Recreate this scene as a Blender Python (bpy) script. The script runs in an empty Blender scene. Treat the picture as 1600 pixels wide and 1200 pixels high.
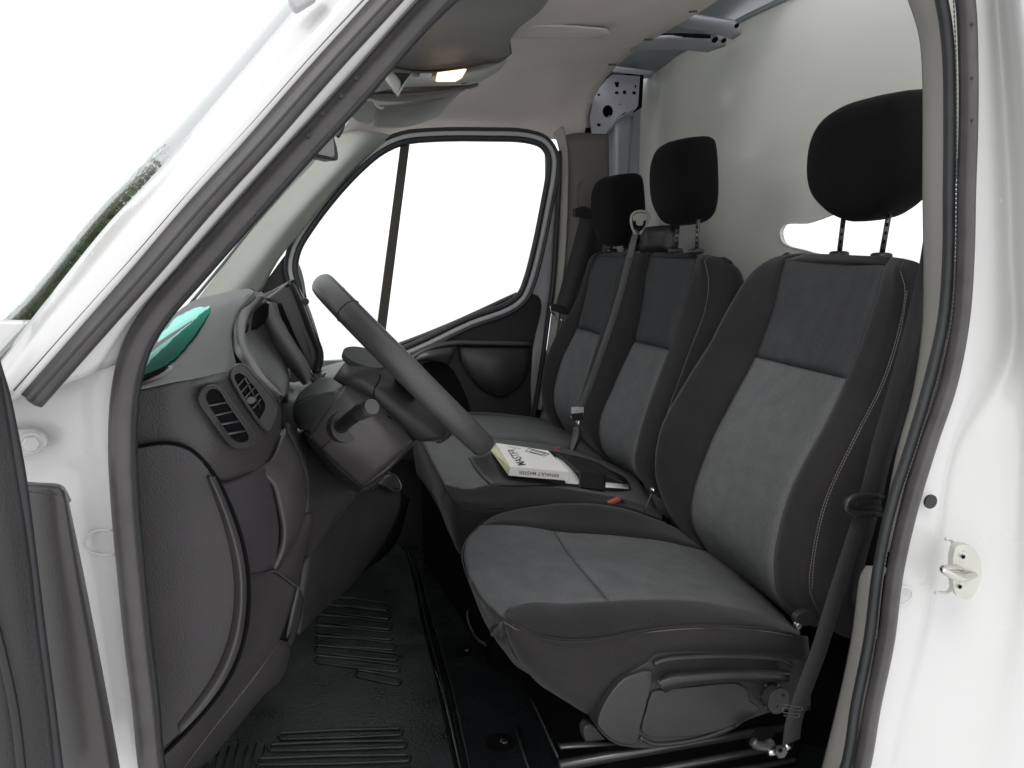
import bpy, bmesh, math, random
from mathutils import Vector, Matrix, noise
random.seed(4)
rad = math.radians
scene = bpy.context.scene
col = scene.collection

# ------------------------------------------------------------------ camera
CYAW, CPIT, FPX = rad(20.0), rad(-9.7), 1200.0
CAM = Vector((0, -0.8, 1.65))
cam_d = bpy.data.cameras.new('camera'); cam = bpy.data.objects.new('camera', cam_d); col.objects.link(cam)
cam_d.sensor_width = 36; cam_d.lens = 36 * FPX / 1600; cam_d.clip_start = 0.02; cam_d.clip_end = 600
cam.location = CAM; cam.rotation_euler = (rad(90) + CPIT, 0, -CYAW)
scene.camera = cam

# ------------------------------------------------------------------ light: bright overcast sky
w = bpy.data.worlds.new('World'); scene.world = w; w.use_nodes = True
nt = w.node_tree; bg = nt.nodes['Background']
SUN_EL, SUN_AZ = rad(50), rad(222)      # azimuth clockwise from +Y
sky = nt.nodes.new('ShaderNodeTexSky'); sky.sky_type = 'NISHITA'; sky.sun_disc = False
sky.sun_elevation = SUN_EL; sky.sun_rotation = SUN_AZ; sky.dust_density = 1.0; sky.air_density = 1.0
hs = nt.nodes.new('ShaderNodeHueSaturation'); hs.inputs['Saturation'].default_value = 0.22
cl_ = nt.nodes.new('ShaderNodeMix'); cl_.data_type = 'RGBA'; cl_.inputs[0].default_value = .72     # thin white cloud over the whole sky
cl_.inputs[7].default_value = (4.7, 4.7, 4.7, 1)
nt.links.new(sky.outputs[0], hs.inputs['Color']); nt.links.new(hs.outputs[0], cl_.inputs[6]); nt.links.new(cl_.outputs[2], bg.inputs['Color'])
bg.inputs['Strength'].default_value = 0.15
sl = bpy.data.lights.new('sun', 'SUN'); sl.energy = .45; sl.angle = rad(22); sl.color = (1, .97, .93)
so = bpy.data.objects.new('sun', sl); col.objects.link(so)
sd = Vector((math.sin(SUN_AZ) * math.cos(SUN_EL), math.cos(SUN_AZ) * math.cos(SUN_EL), math.sin(SUN_EL)))
so.rotation_euler = sd.to_track_quat('Z', 'Y').to_euler(); so.location = sd * 20
scene.view_settings.view_transform = 'Standard'; scene.view_settings.look = 'None'
scene.view_settings.gamma = 1; scene.view_settings.exposure = 1.0
scene.cycles.max_bounces = 10; scene.cycles.diffuse_bounces = 6; scene.cycles.transparent_max_bounces = 16

# ------------------------------------------------------------------ sight lines used to survey the cab
FW = Vector((math.sin(CYAW) * math.cos(CPIT), math.cos(CYAW) * math.cos(CPIT), math.sin(CPIT)))
RT = Vector((math.cos(CYAW), -math.sin(CYAW), 0))
UP = RT.cross(FW)
def ray(px, py): return FW + RT * ((px - 800) / FPX) + UP * ((600 - py) / FPX)
def P(px, py, y):
    r = ray(px, py); return CAM + r * ((y - CAM.y) / r.y)
def PXX(px, py, x):
    r = ray(px, py); return CAM + r * ((x - CAM.x) / r.x)
def PZ(px, py, z):
    r = ray(px, py); return CAM + r * ((z - CAM.z) / r.z)
def Ps(pts, y=None): return [P(p[0], p[1], p[2] if len(p) > 2 else y) for p in pts]

# ------------------------------------------------------------------ materials
def lin(c):
    return tuple(((v / 255) / 12.92 if v <= 10 else (((v / 255) + .055) / 1.055) ** 2.4) for v in c)
def M(name, c, rough=.6, var=.12, vs=12, bump=0., bs=400, metal=0., spec=.5, coat=0., weave=False, speck=0, sheen=0, rv=.07, st=.70):
    m = bpy.data.materials.new(name); m.use_nodes = True; n = m.node_tree; b = n.nodes['Principled BSDF']
    b.inputs['Roughness'].default_value = rough; b.inputs['Metallic'].default_value = metal
    b.inputs['Specular IOR Level'].default_value = spec
    if sheen: b.inputs['Sheen Weight'].default_value = sheen; b.inputs['Sheen Roughness'].default_value = .45
    if coat: b.inputs['Coat Weight'].default_value = coat; b.inputs['Coat Roughness'].default_value = .06
    tc = n.nodes.new('ShaderNodeTexCoord')
    nz = n.nodes.new('ShaderNodeTexNoise'); nz.inputs['Scale'].default_value = vs; nz.inputs['Detail'].default_value = 5
    n.links.new(tc.outputs['Object'], nz.inputs['Vector'])
    mr = n.nodes.new('ShaderNodeMapRange'); mr.inputs['From Min'].default_value = .3; mr.inputs['From Max'].default_value = .7
    mr.inputs['To Min'].default_value = 1 - var; mr.inputs['To Max'].default_value = 1 + var
    n.links.new(nz.outputs['Fac'], mr.inputs['Value'])
    mx = n.nodes.new('ShaderNodeMix'); mx.data_type = 'RGBA'; mx.blend_type = 'MULTIPLY'; mx.inputs[0].default_value = 1
    mx.inputs[6].default_value = (*c, 1); n.links.new(mr.outputs[0], mx.inputs[7])
    out = mx.outputs[2]
    if weave:       # fine knit: two-tone yarn
        n2 = n.nodes.new('ShaderNodeTexNoise'); n2.inputs['Scale'].default_value = 700; n2.inputs['Detail'].default_value = 2
        n.links.new(tc.outputs['Object'], n2.inputs['Vector'])
        m2 = n.nodes.new('ShaderNodeMapRange'); m2.inputs['From Min'].default_value = .35; m2.inputs['From Max'].default_value = .65
        m2.inputs['To Min'].default_value = .78; m2.inputs['To Max'].default_value = 1.22
        n.links.new(n2.outputs['Fac'], m2.inputs['Value'])
        mx2 = n.nodes.new('ShaderNodeMix'); mx2.data_type = 'RGBA'; mx2.blend_type = 'MULTIPLY'; mx2.inputs[0].default_value = 1
        n.links.new(out, mx2.inputs[6]); n.links.new(m2.outputs[0], mx2.inputs[7]); out = mx2.outputs[2]
    if speck:       # dust and lint
        n3 = n.nodes.new('ShaderNodeTexNoise'); n3.inputs['Scale'].default_value = 90; n3.inputs['Detail'].default_value = 3
        n.links.new(tc.outputs['Object'], n3.inputs['Vector'])
        m3 = n.nodes.new('ShaderNodeMapRange'); m3.inputs['From Min'].default_value = st; m3.inputs['From Max'].default_value = st + .08
        m3.inputs['To Min'].default_value = 0; m3.inputs['To Max'].default_value = speck
        n.links.new(n3.outputs['Fac'], m3.inputs['Value'])
        mx3 = n.nodes.new('ShaderNodeMix'); mx3.data_type = 'RGBA'
        n.links.new(m3.outputs[0], mx3.inputs[0]); n.links.new(out, mx3.inputs[6]); mx3.inputs[7].default_value = (.35, .34, .31, 1)
        out = mx3.outputs[2]
    n.links.new(out, b.inputs['Base Color'])
    rr = n.nodes.new('ShaderNodeMapRange'); rr.inputs['To Min'].default_value = max(.02, rough - rv); rr.inputs['To Max'].default_value = min(1, rough + rv)
    n.links.new(nz.outputs['Fac'], rr.inputs['Value']); n.links.new(rr.outputs[0], b.inputs['Roughness'])
    if bump:
        nb = n.nodes.new('ShaderNodeTexNoise'); nb.inputs['Scale'].default_value = bs; nb.inputs['Detail'].default_value = 3
        n.links.new(tc.outputs['Object'], nb.inputs['Vector'])
        bp = n.nodes.new('ShaderNodeBump'); bp.inputs['Strength'].default_value = bump; bp.inputs['Distance'].default_value = .0012
        n.links.new(nb.outputs['Fac'], bp.inputs['Height']); n.links.new(bp.outputs[0], b.inputs['Normal'])
    return m
white = M('white_paint', (.57, .57, .565), .26, .03, 4, coat=.5)
seal_m = M('seal_rubber', (.055, .050, .052), .42, .18, 30, bump=.25, bs=250)
seal_dk = M('dark_rubber', (.018, .020, .022), .5, .2, 40, bump=.2)
plast = M('dash_plastic', (.039, .0355, .0375), .42, .08, 8, bump=.55, bs=420)
plast_s = M('smooth_plastic', (.049, .0445, .0465), .36, .08, 10, bump=.2, bs=600)
plast_top = M('dash_top_plastic', (.060, .062, .062), .5, .08, 8, bump=.5, bs=420)
plast_tex = M('grained_plastic', (.037, .033, .036), .5, .1, 14, bump=.6, bs=480)
plast_dk = M('black_plastic', (.014, .014, .015), .42, .15, 20, bump=.2)
plast_md = M('charcoal_plastic', (.026, .024, .026), .5, .12, 14, bump=.4)
plast_door = M('door_plastic', (.040, .037, .036), .34, .15, 6, bump=.25, bs=500)
plast_sh = M('seat_shield_plastic', (.025, .024, .025), .42, .1, 10, bump=.3, bs=500)
bezel_m = M('bezel_plastic', (.15, .15, .15), .45, .06, 8)
bar_m = M('window_bar_brown', (.030, .024, .018), .6, .2, 30)
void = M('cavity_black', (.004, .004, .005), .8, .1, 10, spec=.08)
grey_f = M('grey_fabric', (.112, .114, .117), .95, .09, 26, bump=.9, bs=700, spec=.15, weave=True, speck=.10)
grey_f2 = M('slate_fabric', (.052, .0535, .057), .95, .09, 26, bump=.9, bs=700, spec=.15, weave=True)
black_f = M('black_fabric', (.0225, .0208, .0213), .92, .12, 10, bump=.8, bs=500, spec=.15, weave=True, sheen=.12, speck=.03)
hr_f = M('headrest_fabric', (.005, .005, .0055), .95, .15, 10, bump=.8, bs=500, spec=.1, weave=True, sheen=.03)
stitch_m = M('stitch_thread', (.15, .145, .14), .8, .2, 40)
liner = M('headliner_felt', (.56, .52, .49), .95, .05, 5, bump=.4, bs=500, spec=.1)
trim_b = M('beige_trim', (.30, .29, .27), .7, .05, 8, bump=.3, bs=400)
trim_g = M('green_grey_trim', (.30, .31, .28), .7, .05, 8, bump=.3, bs=400)
trim_br = M('brown_trim', (.105, .095, .088), .7, .08, 8, bump=.3, bs=400)
shelf_m = M('shelf_plastic', (.17, .165, .16), .65, .06, 8, bump=.4, bs=420)
bulk_m = M('bulkhead_paint', (.54, .545, .505), .24, .03, 3, spec=.5, coat=.25)
metal_b = M('primed_metal', (.25, .275, .30), .35, .08, 9, metal=.2)
metal_l = M('lavender_metal', (.30, .30, .34), .4, .05, 9, metal=.1)
door_metal = M('door_metal', (.42, .41, .43), .4, .05, 6)
chrome = M('steel', (.55, .54, .5), .25, .1, 20, metal=1)
plate_m = M('striker_metal', (.55, .55, .5), .4, .08, 20, metal=.6)
rail_m = M('rail_steel', (.08, .08, .083), .32, .2, 20, metal=.6)
mat_m = M('rubber_mat', (.021, .0265, .026), .34, .45, 9, bump=1.0, bs=150, speck=.12, rv=.26, st=.66)
floor_m = M('floor_paint', (.010, .012, .013), .26, .3, 10, bump=.3, bs=60, speck=.06, st=.68, rv=.15)
belt_m = M('belt_webbing', (.016, .016, .017), .75, .1, 30, bump=.8, bs=900)
belt_l = M('grey_webbing', (.085, .087, .09), .6, .1, 30, bump=.8, bs=900)
teal = M('teal_glow', (.010, .19, .125), .8, .12, 20, spec=.08)  # green light thrown on the dash top, painted as a flat colour
teal_l = M('pale_teal_paper', (.36, .78, .69), .8, .08, 20, spec=.1)
paper = M('paper', (.72, .71, .70), .6, .04, 10)
pages = M('page_block', (.60, .60, .40), .8, .1, 60)
ink = M('ink', (.03, .03, .035), .6, .1)
ink_r = M('faded_ink', (.22, .14, .14), .6, .1)
red_m = M('red_plastic', (.32, .07, .05), .4, .08)
ground_m = M('pale_concrete', (.78, .78, .77), .9, .05, .6, bump=.3, bs=40)
bark = M('bark', (.08, .06, .045), .9, .3, 6)
leaf = M('leaf', (.085, .13, .055), .7, .4, 3)
def glass_mat(name, tint, f=.5):
    m = bpy.data.materials.new(name); m.use_nodes = True; n = m.node_tree
    for x in list(n.nodes): n.nodes.remove(x)
    o = n.nodes.new('ShaderNodeOutputMaterial'); t = n.nodes.new('ShaderNodeBsdfTransparent'); g = n.nodes.new('ShaderNodeBsdfGlossy')
    t.inputs[0].default_value = (*tint, 1); g.inputs['Roughness'].default_value = .0; g.inputs[0].default_value = (1, 1, 1, 1)
    fr = n.nodes.new('ShaderNodeFresnel'); fr.inputs[0].default_value = 1.45
    ge = n.nodes.new('ShaderNodeNewGeometry'); ma = n.nodes.new('ShaderNodeMath'); ma.operation = 'MULTIPLY_ADD'
    ma.inputs[1].default_value = 1 / 1.45 - 1.45; ma.inputs[2].default_value = 1.45
    n.links.new(ge.outputs['Backfacing'], ma.inputs[0]); n.links.new(ma.outputs[0], fr.inputs[0])
    mx = n.nodes.new('ShaderNodeMixShader')
    n.links.new(fr.outputs[0], mx.inputs[0]); n.links.new(t.outputs[0], mx.inputs[1]); n.links.new(g.outputs[0], mx.inputs[2])
    n.links.new(mx.outputs[0], o.inputs[0]); return m
glass = glass_mat('window_glass', (.96, .98, .97))
lamp_m = bpy.data.materials.new('lamp_glow'); lamp_m.use_nodes = True
_b = lamp_m.node_tree.nodes['Principled BSDF']; _b.inputs['Base Color'].default_value = (.9, .75, .6, 1)
_b.inputs['Emission Color'].default_value = (1, .72, .48, 1); _b.inputs['Emission Strength'].default_value = .75

# ------------------------------------------------------------------ building helpers
def thing(name, label, cat, loc=(0, 0, 0), group=None):
    o = bpy.data.objects.new(name, None); col.objects.link(o); o.location = loc; o.empty_display_size = .1
    o['label'] = label; o['category'] = cat
    if group: o['group'] = group
    return o
def tag(o, label=None, cat=None, kind=None, group=None):
    if label: o['label'] = label
    if cat: o['category'] = cat
    if kind: o['kind'] = kind
    if group: o['group'] = group
    return o
def wloc(o):
    v = Vector((0, 0, 0))
    while o: v = v + o.location; o = o.parent
    return v
def mk(name, vs, fs, mat, parent=None, smooth=True, face_cam=False, label=None):
    off = wloc(parent) if parent else Vector((0, 0, 0))
    me = bpy.data.meshes.new(name); me.from_pydata([tuple(Vector(v) - off) for v in vs], [], fs); me.update()
    bm = bmesh.new(); bm.from_mesh(me)
    bmesh.ops.remove_doubles(bm, verts=bm.verts, dist=1e-6)
    if face_cam:
        s = 0
        for f in bm.faces: s += f.normal.dot(CAM - off - f.calc_center_median()) * f.calc_area()
        if s < 0: bmesh.ops.reverse_faces(bm, faces=bm.faces)
    else: bmesh.ops.recalc_face_normals(bm, faces=bm.faces)
    bm.to_mesh(me); bm.free()
    if smooth: me.polygons.foreach_set('use_smooth', [True] * len(me.polygons))
    me.materials.append(mat)
    o = bpy.data.objects.new(name, me); col.objects.link(o)
    if parent: o.parent = parent
    if label: o['label'] = label
    return o
def solid(o, t, off=-1):
    md = o.modifiers.new('t', 'SOLIDIFY'); md.thickness = t; md.offset = off; return o
def bevel(o, wd, seg=3, ang=35):
    md = o.modifiers.new('b', 'BEVEL'); md.width = wd; md.segments = seg; md.limit_method = 'ANGLE'; md.angle_limit = rad(ang)
    o.data.polygons.foreach_set('use_smooth', [True] * len(o.data.polygons))
    wn = o.modifiers.new('wn', 'WEIGHTED_NORMAL'); wn.keep_sharp = False
    return o
def cr(pts, n, closed=False):
    """smooth curve through pts, n samples per span"""
    pts = [Vector(p) for p in pts]; out = []; L = len(pts)
    rng = L if closed else L - 1
    for i in range(rng):
        p1, p2 = pts[i], pts[(i + 1) % L]
        p0 = pts[(i - 1) % L] if closed or i > 0 else p1 * 2 - p2
        p3 = pts[(i + 2) % L] if closed or i < L - 2 else p2 * 2 - p1
        a = max((p1 - p0).length, 1e-6) ** .5; b = max((p2 - p1).length, 1e-6) ** .5; c = max((p3 - p2).length, 1e-6) ** .5
        m1 = ((p1 - p0) / a - (p2 - p0) / (a + b) + (p2 - p1) / b) * b
        m2 = ((p2 - p1) / b - (p3 - p1) / (b + c) + (p3 - p2) / c) * b
        for k in range(n):
            t = k / n; t2 = t * t; t3 = t2 * t
            out.append(p1 * (2 * t3 - 3 * t2 + 1) + m1 * (t3 - 2 * t2 + t) + p2 * (-2 * t3 + 3 * t2) + m2 * (t3 - t2))
    if not closed: out.append(pts[-1])
    return out
def lerp_list(pts, s):
    """point at parameter s in 0..1 along list index"""
    f = s * (len(pts) - 1); i = min(int(f), len(pts) - 2); return pts[i].lerp(pts[i + 1], f - i)
def gridpts(rows, n=6):
    R = [cr(r, n) for r in rows]; cols = list(zip(*R)); C = [cr(c, n) for c in cols]
    return [[C[j][i] for j in range(len(C))] for i in range(len(C[0]))]
def grid_obj(name, G, mat, parent, puff=0., pw=.12, thick=.0, label=None, closed_u=False, wr=0.):
    nr, nc = len(G), len(G[0]); vs = []
    for i in range(nr):
        for j in range(nc):
            p = G[i][j]
            if puff or wr:
                a = G[min(i + 1, nr - 1)][j] - G[max(i - 1, 0)][j]; b = G[i][min(j + 1, nc - 1)] - G[i][max(j - 1, 0)]
                nn = a.cross(b)
                if nn.length > 0: nn.normalize()
                if nn.dot(CAM - p) < 0: nn = -nn
                e = min(i / (nr - 1), 1 - i / (nr - 1), j / (nc - 1), 1 - j / (nc - 1)) / pw
                e = min(1, e); p = p + nn * puff * (math.sin(e * math.pi / 2) ** .8)
                if wr: p = p + nn * wr * noise.noise(p * 9) + nn * wr * .5 * noise.noise(p * 23)
            vs.append(p)
    fs = [(i * nc + j, i * nc + j + 1, (i + 1) * nc + j + 1, (i + 1) * nc + j) for i in range(nr - 1) for j in range(nc - 1)]
    o = mk(name, vs, fs, mat, parent, True, True, label)
    if thick: solid(o, thick)
    return o
def patch(name, rows, mat, parent, thick=.01, n=6, puff=0., pw=.12, label=None, wr=0.):
    return grid_obj(name, gridpts([Ps(r) for r in rows], n), mat, parent, puff, pw, thick, label, wr=wr)
def plate(name, loops, mat, parent, vec, bev=.002, label=None, seg=3):
    """flat outline (with holes) of world points, extruded by vec away from the face"""
    if not isinstance(loops[0], (list, tuple)): loops = [loops]
    off = wloc(parent) if parent else Vector((0, 0, 0)); vec = Vector(vec)
    bm = bmesh.new(); es = []
    for lp in loops:
        v = [bm.verts.new(p - off) for p in lp]
        es += [bm.edges.new((v[i], v[(i + 1) % len(v)])) for i in range(len(v))]
    bmesh.ops.triangle_fill(bm, use_beauty=True, use_dissolve=False, edges=es)
    fs = list(bm.faces)
    r = bmesh.ops.extrude_face_region(bm, geom=fs)
    bmesh.ops.translate(bm, verts=[g for g in r['geom'] if isinstance(g, bmesh.types.BMVert)], vec=vec)
    bmesh.ops.recalc_face_normals(bm, faces=bm.faces)
    me = bpy.data.meshes.new(name); bm.to_mesh(me); bm.free(); me.materials.append(mat)
    o = bpy.data.objects.new(name, me); col.objects.link(o)
    if parent: o.parent = parent
    if label: o['label'] = label
    if bev: bevel(o, bev, seg)
    return o
def sweep(name, path, prof, mat, parent, up=(0, 1, 0), closed=False, label=None, scale=None):
    """prof: list of (a,b): a across the path, b along up"""
    up0 = Vector(up); vs = []; L = len(path); k = len(prof)
    for i, p in enumerate(path):
        a = path[(i - 1) % L] if closed or i > 0 else path[i]; b = path[(i + 1) % L] if closed or i < L - 1 else path[i]
        t = (b - a).normalized(); s = t.cross(up0).normalized(); u = s.cross(t).normalized(); sc = scale(i / (L - 1)) if scale else 1
        for (x, y) in prof: vs.append(p + s * x * sc + u * y * sc)
    fs = []
    for i in range(L if closed else L - 1):
        for j in range(k):
            i2 = (i + 1) % L; fs.append((i * k + j, i * k + (j + 1) % k, i2 * k + (j + 1) % k, i2 * k + j))
    if not closed: fs += [tuple(range(k)), tuple((L - 1) * k + j for j in range(k))]
    o = mk(name, vs, fs, mat, parent, True, False, label)
    return o
def ell(a, b, n=10): return [(a * math.cos(2 * math.pi * i / n), b * math.sin(2 * math.pi * i / n)) for i in range(n)]
def flat(wd, th): return [(-wd / 2, -th / 2), (wd / 2, -th / 2), (wd / 2, th / 2), (-wd / 2, th / 2)]
def tube(name, pts, r, mat, parent, n=5, seg=8, closed=False, up=(0, 1, 0), smooth=True, label=None, scale=None):
    path = cr(pts, n, closed) if smooth else [Vector(p) for p in pts]
    return sweep(name, path, ell(r, r, seg), mat, parent, up, closed, label, scale)
def stitches(name, pts, parent, mat=stitch_m, step=.006, r=.0007, lift=.0006):
    path = cr(pts, 12); L = [0]
    for i in range(1, len(path)): L.append(L[-1] + (path[i] - path[i - 1]).length)
    vs = []; fs = []; s = 0; i = 0
    def at(s):
        nonlocal i
        while i < len(L) - 2 and L[i + 1] < s: i += 1
        return path[i].lerp(path[i + 1], (s - L[i]) / max(L[i + 1] - L[i], 1e-9))
    while s + step * .65 < L[-1]:
        a = at(s); b = at(s + step * .65); d = (CAM - a).normalized(); a = a + d * lift; b = b + d * lift
        t = (b - a).normalized(); n1 = t.cross(d).normalized() * r; n2 = d * r * .6; k = len(vs)
        vs += [a - t * r, a + n1, a + n2, a - n1, b + n1, b + n2, b - n1, b + t * r]
        fs += [(k, k + 1, k + 2), (k, k + 2, k + 3), (k + 1, k + 4, k + 5, k + 2), (k + 2, k + 5, k + 6, k + 3), (k + 4, k + 7, k + 5), (k + 5, k + 7, k + 6)]
        s += step
    o = mk(name, vs, fs, mat, parent, False); o['kind'] = 'stuff'; return o
def disc(name, c, nrm, r, h, mat, parent, seg=20, ry=None, bev=.001, label=None):
    nrm = Vector(nrm).normalized(); q = nrm.to_track_quat('Z', 'Y'); a = q @ Vector((1, 0, 0)); b = q @ Vector((0, 1, 0)); ry = ry or r
    return plate(name, [c + a * r * math.cos(2 * math.pi * i / seg) + b * ry * math.sin(2 * math.pi * i / seg) for i in range(seg)], mat, parent, nrm * h, bev, label)
def box(name, c, sx, sy, sz, mat, parent, rot=None, bev=.003, label=None):
    vs = []
    for x in (-1, 1):
        for y in (-1, 1):
            for z in (-1, 1):
                v = Vector((x * sx / 2, y * sy / 2, z * sz / 2))
                if rot: v = rot @ v
                vs.append(Vector(c) + v)
    o = mk(name, vs, [(0, 1, 3, 2), (4, 6, 7, 5), (0, 4, 5, 1), (2, 3, 7, 6), (0, 2, 6, 4), (1, 5, 7, 3)], mat, parent, False, False, label)
    if bev: bevel(o, bev)
    return o
def pillow(name, c, a, b, h, mat, parent, e=.45, rot=None, fn=None, label=None, nu=40, nv=24):
    """rounded block: half sizes a (X) b (Y) h (Z)"""
    vs = []; fs = []
    def sp(v, e): return math.copysign(abs(v) ** e, v)
    for i in range(nv + 1):
        ph = -math.pi / 2 + math.pi * i / nv
        for j in range(nu):
            th = 2 * math.pi * j / nu
            v = Vector((a * sp(math.cos(ph), e) * sp(math.cos(th), e), b * sp(math.cos(ph), e) * sp(math.sin(th), e), h * sp(math.sin(ph), e)))
            if fn: v = fn(v)
            if rot: v = rot @ v
            vs.append(Vector(c) + v)
    for i in range(nv):
        for j in range(nu): fs.append((i * nu + j, i * nu + (j + 1) % nu, (i + 1) * nu + (j + 1) % nu, (i + 1) * nu + j))
    return mk(name, vs, fs, mat, parent, True, False, label)

# ================================================================== SETTING
g = mk('ground', [(-300, -300, 0), (300, -300, 0), (300, 300, 0), (-300, 300, 0)], [(0, 1, 2, 3)], ground_m, None, False)
tag(g, kind='structure', label='pale bright ground all round the van')

# ================================================================== VAN BODY
van = thing('van', 'white panel van cab body with open driver doorway and rubber door seal', 'van', (0.4, 0.9, 0))

# --- door seal, one closed loop round the doorway
SL = [(236, 1210), (225, 1100), (213, 1000), (203, 900), (194, 800), (189, 700), (194, 610), (210, 545), (240, 492), (300, 422), (362, 352), (453, 250), (547, 148), (680, 0)]
SRr = [(1506, 0), (1511, 100), (1511, 200), (1508, 300), (1506, 400), (1499, 500), (1480, 600), (1450, 690), (1420, 790), (1397, 890), (1383, 1000), (1362, 1100), (1342, 1210)]
def outset(pts, d):
    out = []
    for i, p in enumerate(pts):
        a = pts[max(i - 1, 0)]; b = pts[min(i + 1, len(pts) - 1)]; t = Vector((b[0] - a[0], b[1] - a[1])).normalized()
        out.append((p[0] + t.y * -d, p[1] + t.x * d))
    return out
loopA = [P(x, y, .0) for x, y in SL]; loopB = [P(x, y, .0) for x, y in SRr]
topz = P(680, 0, 0); r0 = P(1506, 0, 0)
mid = [Vector((topz.x + .09, 0, topz.z + .085)), Vector((topz.x + .24, 0, r0.z + .10)), Vector((r0.x - .18, 0, r0.z + .15)), Vector((r0.x - .04, 0, r0.z + .09))]
bot = [loopB[-1] + Vector((-.05, 0, -.12)), loopB[-1] + Vector((-.15, 0, -.17)), loopA[0] + Vector((.12, 0, -.40)), loopA[0] + Vector((.02, 0, -.28))]
path = cr(loopA + mid + loopB + bot, 5, True)
seal_prof = [(-.0115, -.012), (-.0115, .010), (.0115, .012), (.0115, -.002), (.009, -.010), (.003, -.0145), (-.006, -.015)]
sl_ = sweep('door_seal', path, seal_prof, seal_m, van, closed=True, label='thick grey rubber seal round the open doorway')
sl_.modifiers.new('s', 'SUBSURF').levels = 1; sl_.modifiers['s'].render_levels = 1
lipA = [P(x, y, .018) for x, y in outset(SL, 13)]; lipB = [P(x, y, .018) for x, y in [(1471, 0), (1482, 80), (1484, 200), (1483, 300), (1482, 400), (1474, 500), (1451, 600), (1422, 700), (1393, 790), (1372, 890), (1358, 1000), (1338, 1100), (1318, 1210)]]
ctr = Vector((.45, 0, 1.5))
sc_ = lambda p: Vector((ctr.x + (p.x - ctr.x) * .955, .018, ctr.z + (p.z - ctr.z) * .965))
path2 = cr(lipA + [sc_(p) for p in mid] + lipB + [sc_(p) for p in bot], 5, True)
sweep('seal_lip', path2, ell(.0075, .008, 8), seal_dk, van, closed=True, label='thin black inner lip of the door seal')
# ribbed inner bead
def bead(pts, y, r=.0016, step=.006, mat=seal_m, nm='seal_bead'):
    return stitches(nm, [P(x, yy, y) for x, yy in pts], van, mat, step, r, 0.0)
bead([(x + 15, y) for x, y in SL[:7]] + outset(SL, 15)[7:], -.007, .0009, .005)
bead([(1490, 0), (1494, 100), (1494, 300), (1486, 500), (1463, 600), (1432, 700), (1403, 790), (1383, 880), (1369, 1000)], .0, .0009, .006, seal_m)
# little moulding pips along the seal
for (x, y) in [(504, 178), (482, 212), (1518, 38), (1518, 122), (1518, 188), (556, 122), (533, 150)]:
    disc('seal_pip', P(x, y, -.0155), (0, -1, 0), .0022, .002, seal_dk, van, 10, bev=.0004)

# --- rear jamb (white) to the right of the seal
rows = []
for y, x0, x1, x2, x3, x4, x5 in [(-80, 1500, 1530, 1552, 1566, 1590, 1720), (60, 1508, 1540, 1562, 1580, 1604, 1740), (200, 1510, 1545, 1572, 1592, 1614, 1750), (400, 1506, 1550, 1580, 1600, 1622, 1760), (560, 1486, 1540, 1580, 1602, 1626, 1760),
                          (700, 1444, 1488, 1500, 1590, 1626, 1760), (820, 1410, 1464, 1480, 1580, 1624, 1760), (950, 1390, 1445, 1462, 1570, 1618, 1760), (1080, 1365, 1410, 1436, 1545, 1606, 1760), (1240, 1335, 1372, 1404, 1500, 1586, 1760)]:
    d = .018 if 650 < y < 1000 else .010
    rows.append([(x0, y, .012), (x1, y, .012), (x2, y, .012 + d), (x3, y, -.010), (x4, y, -.044), (x5, y, -.056)])
patch('rear_jamb', rows, white, van, .012, 5)
# --- front jamb below the pillar
rows = []
for y, x0, x1, x2 in [(500, -60, 110, 240), (545, -80, 80, 212), (590, -90, 60, 192), (660, -90, 55, 186), (760, -80, 70, 190), (860, -60, 90, 198), (960, -40, 110, 208), (1080, -20, 130, 222), (1240, 0, 150, 238)]:
    rows.append([(x0, y, .05), (x1, y, .03), (x1 + (x2 - x1) * .6, y, .014), (x2 + 4, y, .010)])
patch('front_jamb', rows, white, van, .012, 5)
# --- front pillar above: flange, groove, outer skin; the dark outer rubber strip lies in the groove
ST = [(44, 622), (136, 518), (227, 416), (317, 312), (408, 212), (503, 104), (596, 3), (688, -97)]       # outer strip centre
IN = [(206, 560), (238, 492), (300, 420), (350, 362), (452, 248), (545, 148), (668, 8), (765, -100)]       # under the seal
OUT = [(-70, 640), (0, 560), (95, 440), (170, 348), (250, 262), (345, 150), (455, 20), (560, -100)]       # windscreen edge
rows = []
for a, b, c in zip(OUT, ST, IN):
    L = lambda s, p, q: (p[0] + (q[0] - p[0]) * s, p[1] + (q[1] - p[1]) * s)
    rows.append([(*a, .03), (*L(.35, a, b), -.035), (*L(.8, a, b), -.045), (*b, -.025), (*L(.3, b, c), -.018), (*L(.62, b, c), -.010), (*L(.70, b, c), -.002), (*c, .008)])
patch('front_pillar', rows, white, van, .010, 4)
sp = [P(x, y, -.040) for x, y in ST]
st = sweep('outer_strip', cr(sp, 8), [(-.013, .010), (-.013, -.002), (-.008, -.009), (-.001, -.0085), (.002, -.003), (.007, -.003), (.0125, -.006), (.013, .010)], seal_m, van, label='dark rubber strip running up the outside of the pillar')
tube('strip_channel', [P(x + 5, y + 4, -.048) for x, y in ST], .0016, seal_dk, van, 8)
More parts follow.
